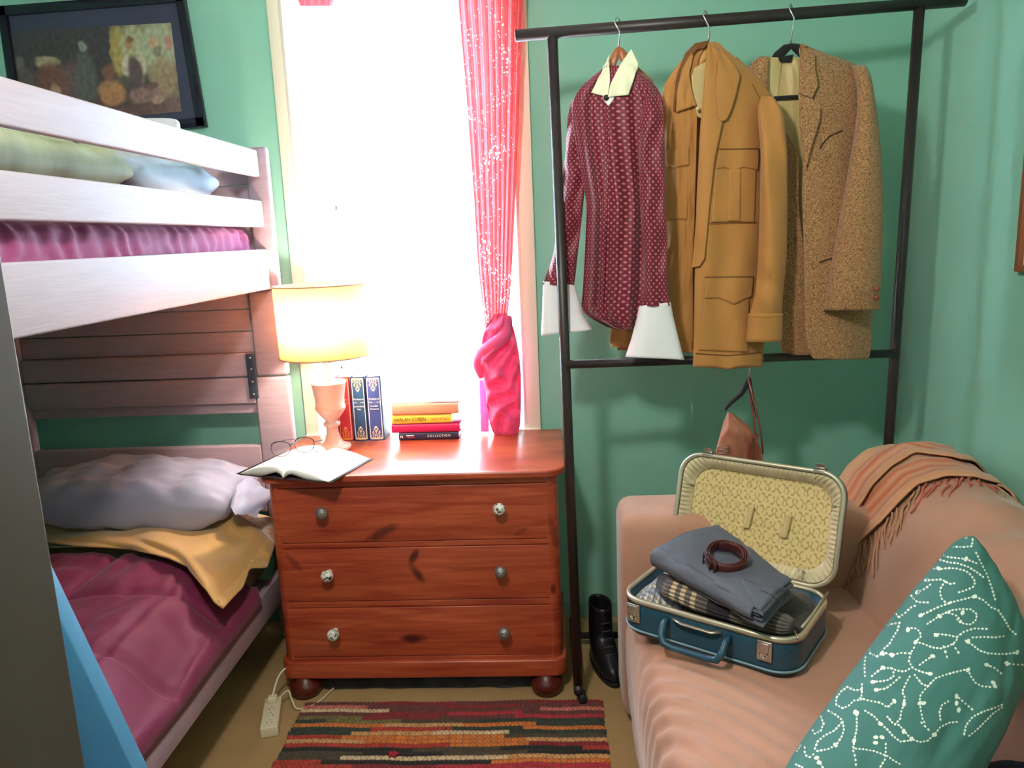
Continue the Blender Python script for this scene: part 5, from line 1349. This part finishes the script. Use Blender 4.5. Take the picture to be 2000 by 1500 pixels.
for (r, off, m_) in ((.022, .0, 0),):
    P = []
    for j in range(61):
        w = j/60; c_ = tq(.0+.92*w, .03, -.022); row = []; rr = r*(1-.45*w)
        dx = (tA[1]-tA[0]).normalized()
        for i in range(26):
            a = math.radians(80+i*8.8); row.append(c_+dx*(rr*math.cos(a))+ez*(rr*math.sin(a)*1.0)+ez*.004*ns(w*6, i*.2))
        P.append(row)
    b.grid(P)
b.build('fold', M_tro, tr, thick=.004)
b = B(); P = []
for j in range(41):
    w = j/40; c_ = tq(.02+.80*w, .07, -.026); dx = (tA[1]-tA[0]).normalized(); rr = .014*(1-.4*w)
    P.append([c_+dx*(rr*math.cos(math.radians(80+i*9)))+ez*(rr*math.sin(math.radians(80+i*9))) for i in range(24)])
b.grid(P); b.build('inner_fold', M_tro2, tr, thick=.003)
b = B(); skin(b, [[(1448, 1128), (1480, 1142), (1540, 1148)], [(1455, 1150), (1478, 1168), (1530, 1178)], [(1482, 1198), (1490, 1202), (1510, 1190)]], onto(TRb.bvh(), .003, 1.7), 20, 16); b.build('waistband_corner', M_tro, tr, thick=.003)
seam('welt_pocket', [(1484, 1152), (1510, 1163)], onto(TRb.bvh(), .003, 1.7), tr, M_dark, .001)

# coiled belt on the trousers
bt = thing('belt', 'oxblood leather belt coiled on top of the grey trousers', 'belt', tq(.4, .5, 0))
cb = onto(TRb.bvh(), 0, 1.7)(1418, 1098, 0, 0)
nrm = ((tA[3]-tA[0]).cross(tA[1]-tA[0])).normalized(); nrm = nrm if nrm.z > 0 else -nrm
nrm = (nrm*.6+ez*.2+(EYE-cb).normalized()*.35).normalized()
ex = (ea-nrm*ea.dot(nrm)).normalized(); ey = nrm.cross(ex)
b = B(); P = []; N_ = 240
for k in range(N_+1):
    w = k/N_; a = -2.0+w*2*PI*2.7; r = .0480-.0130*w+(.001*math.sin(a*2)); rx, ry = r*1.05, r*.95
    c_ = cb+ex*(rx*math.cos(a))+ey*(ry*math.sin(a)); o = (ex*math.cos(a)+ey*math.sin(a)); hw = .0145
    P.append([c_+o*tx_+nrm*(tz_) for tx_, tz_ in ((.0016, .002), (.0019, .002+hw), (.0014, .002+2*hw), (0, .003+2*hw), (-.0014, .002+2*hw), (-.0016, .002+hw), (-.0014, .002), (0, .001))])
b.grid(P, closed=True); b.add(P[0], [tuple(range(8))]); b.add(P[-1], [tuple(range(8))]); b.build('strap', M_belt, bt)
a = -2.0-.25; oo = ex*math.cos(a)+ey*math.sin(a); tt = -ex*math.sin(a)+ey*math.cos(a); c_ = cb+oo*.0515+nrm*.0165
b = B(); b.tube([c_+tt*x+nrm*y for x, y in ((-.016, -.019), (.014, -.019), (.014, .019), (-.016, .019), (-.016, -.019))], .0024, 10); b.tube([c_+tt*-.016, c_+tt*.015+oo*.003], .0018, 8); b.build('buckle', mat('dark_pewter_buckle', s(96, 76, 78), .35, metal=.7), bt)
b = B(); a2 = a+.55; o2 = ex*math.cos(a2)+ey*math.sin(a2); t2_ = -ex*math.sin(a2)+ey*math.cos(a2); c2 = cb+o2*.050+nrm*.0165
b.tube([c2+nrm*-.0175-o2*.004, c2+nrm*-.0175+o2*.0035, c2+nrm*.0175+o2*.0035, c2+nrm*.0175-o2*.004], .003, 8, flat=(1.6, .6)); b.build('keeper_loop', M_belt, bt)

# ------------------------------------------------------------------ cushions
def pillow4(b, TL_, TR_, BR_, BL_, th, seed, n=70, mi=0, wr=.008, pinch=.03):
    nrm = ((TR_-TL_).cross(BL_-TL_)).normalized()
    if nrm.dot(EYE-TL_) < 0: nrm = -nrm
    for sg in (1, -1):
        P = []
        for j in range(n+1):
            row = []; v = j/n; V = 2*v-1
            for i in range(n+1):
                u = i/n; U = 2*u-1
                u2 = .5+.5*U*(1-pinch*(1-V*V)*U*U); v2 = .5+.5*V*(1-pinch*(1-U*U)*V*V)
                kk = 1-.085*(U*U*V*V)**3; p = TL_.lerp(TR_, .5+(u2-.5)*kk).lerp(BL_.lerp(BR_, .5+(u2-.5)*kk), .5+(v2-.5)*kk)
                e = max(0, 1-U*U)*max(0, 1-V*V); t = e**.46
                w = wr*(ns(U*2+seed, V*2)+.5*ns(U*6, V*6, seed))*min(1, 3*t)+.005*math.sin((U-V)*18)*math.exp(-((U*U-1)**2+(V*V-1)**2)*6)*min(1, t*6)
                row.append(p+nrm*(sg*th*t+w))
            P.append(row)
        b.grid(P, mi)
    return nrm
cT, cR, cL = aY(1889, 1020, 1.50), aY(2020, 1285, 1.36), aY(1480, 1585, 1.03)
cB = cR+(cL-cT)
b = B(); pillow4(b, cT, cR, cB, cL, .115, 3)
CUSH = b; cs = b.build('throw_cushion', M_teal, label='teal green cushion printed with white dotted swirls on the sofa', cat='cushion')
pr = onto(CUSH.bvh(), .0006, 1.3)
STROKES = [[(1120,85),(1150,95),(1190,110),(1200,150),(1195,200),(1150,205),(1000,200)],[(1080,115),(1160,125),(1190,140)],[(960,215),(990,240),(1060,265),(1160,275),(1220,300)],[(1160,150),(1080,158),(1000,165)],[(910,292),(920,320),(950,332),(1010,335),(1050,328),(1100,330),(1160,345),(1190,370),(1215,410),(1200,440),(1150,462),(1120,470)],[(820,385),(850,408),(930,400),(1010,395),(1040,405),(1060,422),(1090,418)],[(1040,410),(1015,435),(1008,470),(1015,505),(1035,525)],[(950,425),(920,450),(870,470)],[(1070,530),(1130,515),(1210,495),(1260,515),(1310,560),(1350,575)],[(1060,535),(990,560),(930,590),(890,605)],[(935,655),(980,625),(1020,600),(1080,575),(1130,568),(1190,570),(1225,600),(1215,640),(1180,660),(1130,650),(1110,630)],[(820,680),(860,680),(890,700),(895,730),(865,760),(910,772),(960,793),(1010,800),(1060,785),(1100,760),(1112,735),(1060,722),(1000,715),(980,725)],[(1030,790),(1040,820),(1048,848)],[(1085,775),(1100,800),(1115,822)],[(1110,730),(1150,700),(1210,682),(1280,685)],[(1160,755),(1200,780),(1240,812),(1290,828),(1340,832),(1400,832),(1460,822)],[(1200,735),(1270,732),(1330,735),(1380,728)],[(705,548),(710,510),(740,470),(790,462),(830,475),(850,505),(875,528),(935,530)],[(705,548),(735,580),(765,615),(800,595),(835,560),(860,550)],[(770,650),(730,655),(680,665)],[(770,650),(760,690),(735,730),(710,775),(680,800),(665,830),(640,845),(600,830),(590,800),(565,770),(555,730)],[(670,820),(725,838),(780,825),(835,828),(855,795)],[(835,830),(825,875),(845,910),(870,925),(910,940),(950,948)],[(845,910),(800,935),(760,930),(720,915),(675,912),(640,935),(610,960)],[(615,995),(660,992),(700,985),(735,965),(735,940)],[(635,1042),(690,1035),(730,1005),(770,970)],[(860,955),(900,1005),(935,1022),(980,975),(1020,960),(1080,942),(1150,925)],[(1172,925),(1190,965),(1215,1000),(1250,1020),(1300,1025)],[(1280,895),(1330,915),(1365,945)],[(1390,885),(1430,892),(1490,895)],[(935,1022),(910,1050),(890,1080),(890,1120),(895,1160),(905,1210),(915,1230)],[(830,965),(810,1000),(785,1055),(800,1080),(797,1125),(780,1170),(775,1210),(745,1245)],[(740,1108),(700,1145),(660,1118),(590,1105),(540,1090)],[(965,845),(930,865),(890,895)],[(570,850),(565,900),(568,960)],[(550,1010),(550,1050),(545,1100),(500,1105),(480,1130),(440,1150),(400,1130),(400,1090),(430,1050),(465,1025)],[(465,1025),(510,1045),(545,1040)],[(355,1165),(400,1190),(435,1220),(445,1270),(435,1310),(400,1365),(350,1390),(290,1400)],[(430,1235),(390,1280),(330,1310),(290,1345),(275,1385)],[(400,930),(415,965),(405,1010)],[(360,850),(400,855),(440,860),(455,840)],[(430,790),(470,770),(510,760),(540,720),(555,690),(520,690),(480,710)],[(570,1165),(620,1195),(660,1240),(700,1275),(730,1310),(775,1345),(820,1340)],[(700,1200),(730,1235),(770,1250),(800,1285),(840,1330),(890,1348),(935,1340),(975,1305),(1010,1260),(1060,1235),(1105,1230)],[(1010,1215),(1005,1170),(1020,1130),(1055,1110)],[(520,1170),(520,1220),(520,1270),(505,1340),(500,1385),(560,1390),(620,1400),(660,1415),(700,1430),(735,1455),(770,1475)],[(500,1400),(512,1440),(515,1480)],[(690,1360),(690,1400),(685,1450),(660,1490)],[(600,710),(600,670),(625,625),(650,610)],[(940,1275),(900,1235)],[(1120,1090),(1165,1130),(1195,1155)],[(250,1050),(290,1010),(320,990),(330,960)],[(245,1100),(250,1150),(265,1165)],[(290,1080),(330,1050),(370,1030),(400,1000)],[(310,1200),(325,1240),(310,1280),(275,1300),(262,1280)],[(215,1380),(215,1420),(240,1440),(265,1420)],[(285,1440),(305,1470),(320,1495)],[(480,940),(500,900),(520,860),(545,830),(520,805),(490,815),(450,850)],[(640,560),(690,540),(720,500),(760,490)],[(600,600),(660,570),(700,550)],[(1060,590),(1110,610),(1130,640)],[(1350,580),(1380,620),(1420,690),(1450,715)],[(1220,240),(1250,300),(1280,360),(1310,440),(1330,510)],[(1010,280),(1060,295),(1110,300),(1170,320),(1220,350),(1260,380)],[(200,1280),(230,1220),(280,1190),(310,1190)],[(170,1400),(190,1370)],[(165,1480),(200,1495)],[(1150,1300),(1160,1250),(1200,1200),(1260,1170),(1320,1150),(1370,1130)],[(1180,1310),(1220,1280),(1270,1230),(1320,1180),(1370,1145)]]
BIGS = [(930,400),(1210,495),(865,762),(950,948),(1172,757),(1460,822),(1172,925),(1282,895),(675,912),(890,1120),(912,1120),(797,1125),(740,1108),(1105,1080),(1105,1120),(1118,1160),(840,1330),(975,1305),(632,1320),(668,1320),(630,1352),(395,1365),(795,1285),(660,1242),(820,690),(895,605),(1005,610),(670,830),(1330,1020),(1160,275),(1000,330),(1140,590),(510,1172),(522,1180),(505,1340),(635,1042),(615,995),(285,1440),(300,1468),(985,720),(1320,1000),(1400,888),(875,470),(725,838),(965,845)]

b = B()
def dot(cx, cy, r, ang=0, el=1.35):
    pts = []
    for i in range(8):
        a = 2*PI*i/8; x, y = r*el*math.cos(a), r*math.sin(a)
        pts.append((cx+x*math.cos(ang)-y*math.sin(ang), cy+x*math.sin(ang)+y*math.cos(ang)))
    c_ = CUSH.bvh().ray_cast(EYE, ray(cx, cy).normalized())
    if c_[0] is None: return
    v = [pr(x, y, 0, 0) for x, y in pts]
    if max((q-c_[0]).length for q in v) > .03: return
    b.add(v, [tuple(range(8))])
for st in STROKES:
    pl_ = [(1500+x/3, 1000+y/3) for x, y in st]
    L_ = sum(math.hypot(q[0]-p[0], q[1]-p[1]) for p, q in zip(pl_, pl_[1:])); n_ = max(2, int(L_/7.0)); R_ = resample(pl_, n_+1)
    for k, p in enumerate(R_):
        q = R_[min(k+1, n_)]; o = R_[max(k-1, 0)]; dot(p.x, p.y, 1.9+.5*abs(ns(p.x*.1, p.y*.1))*2, math.atan2(q.y-o.y, q.x-o.x))
for x, y in BIGS: dot(1500+x/3, 1000+y/3, 3.9, x*.01, 1.4)
b.build('dotted_print', M_dot, cs, smooth=False)

b = B(); pillow4(b, Vector((.95, 1.28, .66)), Vector((1.08, 1.12, .62)), Vector((1.03, .98, .50)), Vector((.88, 1.12, .48)), .05, 8, n=30)
b.build('throw_cushion', M_red, label='crimson cushion edge peeking out behind the teal dotted cushion', cat='cushion')
P = [[Vector((.60+.42*i/40, .75+.50*j/40, .470+.020*ns(i*.15, j*.15)+.03*smooth(.3, .9, i/40))) for i in range(41)] for j in range(41)]
B().grid(P).build('blanket', M_navy, thick=.015, offset=1, label='dark navy blanket on the sofa seat under the teal cushion', cat='blanket')
# framed thing on the right wall, only its far edge in view
wf = thing('wall_frame', 'thin copper brown frame on the right wall at the edge of view', 'picture', (1.22, 1.80, 1.48))
q0 = aX(1997, 250, 1.222); q1 = aX(1997, 531, 1.222); yA = q0.y-.03; zt_, zb_ = q0.z, q1.z
for (ya, yb_, za, zb2) in ((yA-.018, yA, zb_, zt_), (yA-.52, yA-.502, zb_, zt_), (yA-.502, yA-.018, zt_-.018, zt_), (yA-.502, yA-.018, zb_, zb_+.018)):
    B().box(1.212, 1.232, ya, yb_, za, zb2).build('frame_side', M_woodframe, wf, bev=.002)
B().box(1.224, 1.231, yA-.502, yA-.018, zb_+.018, zt_-.018).build('picture_sheet', M_cream, wf, smooth=False)
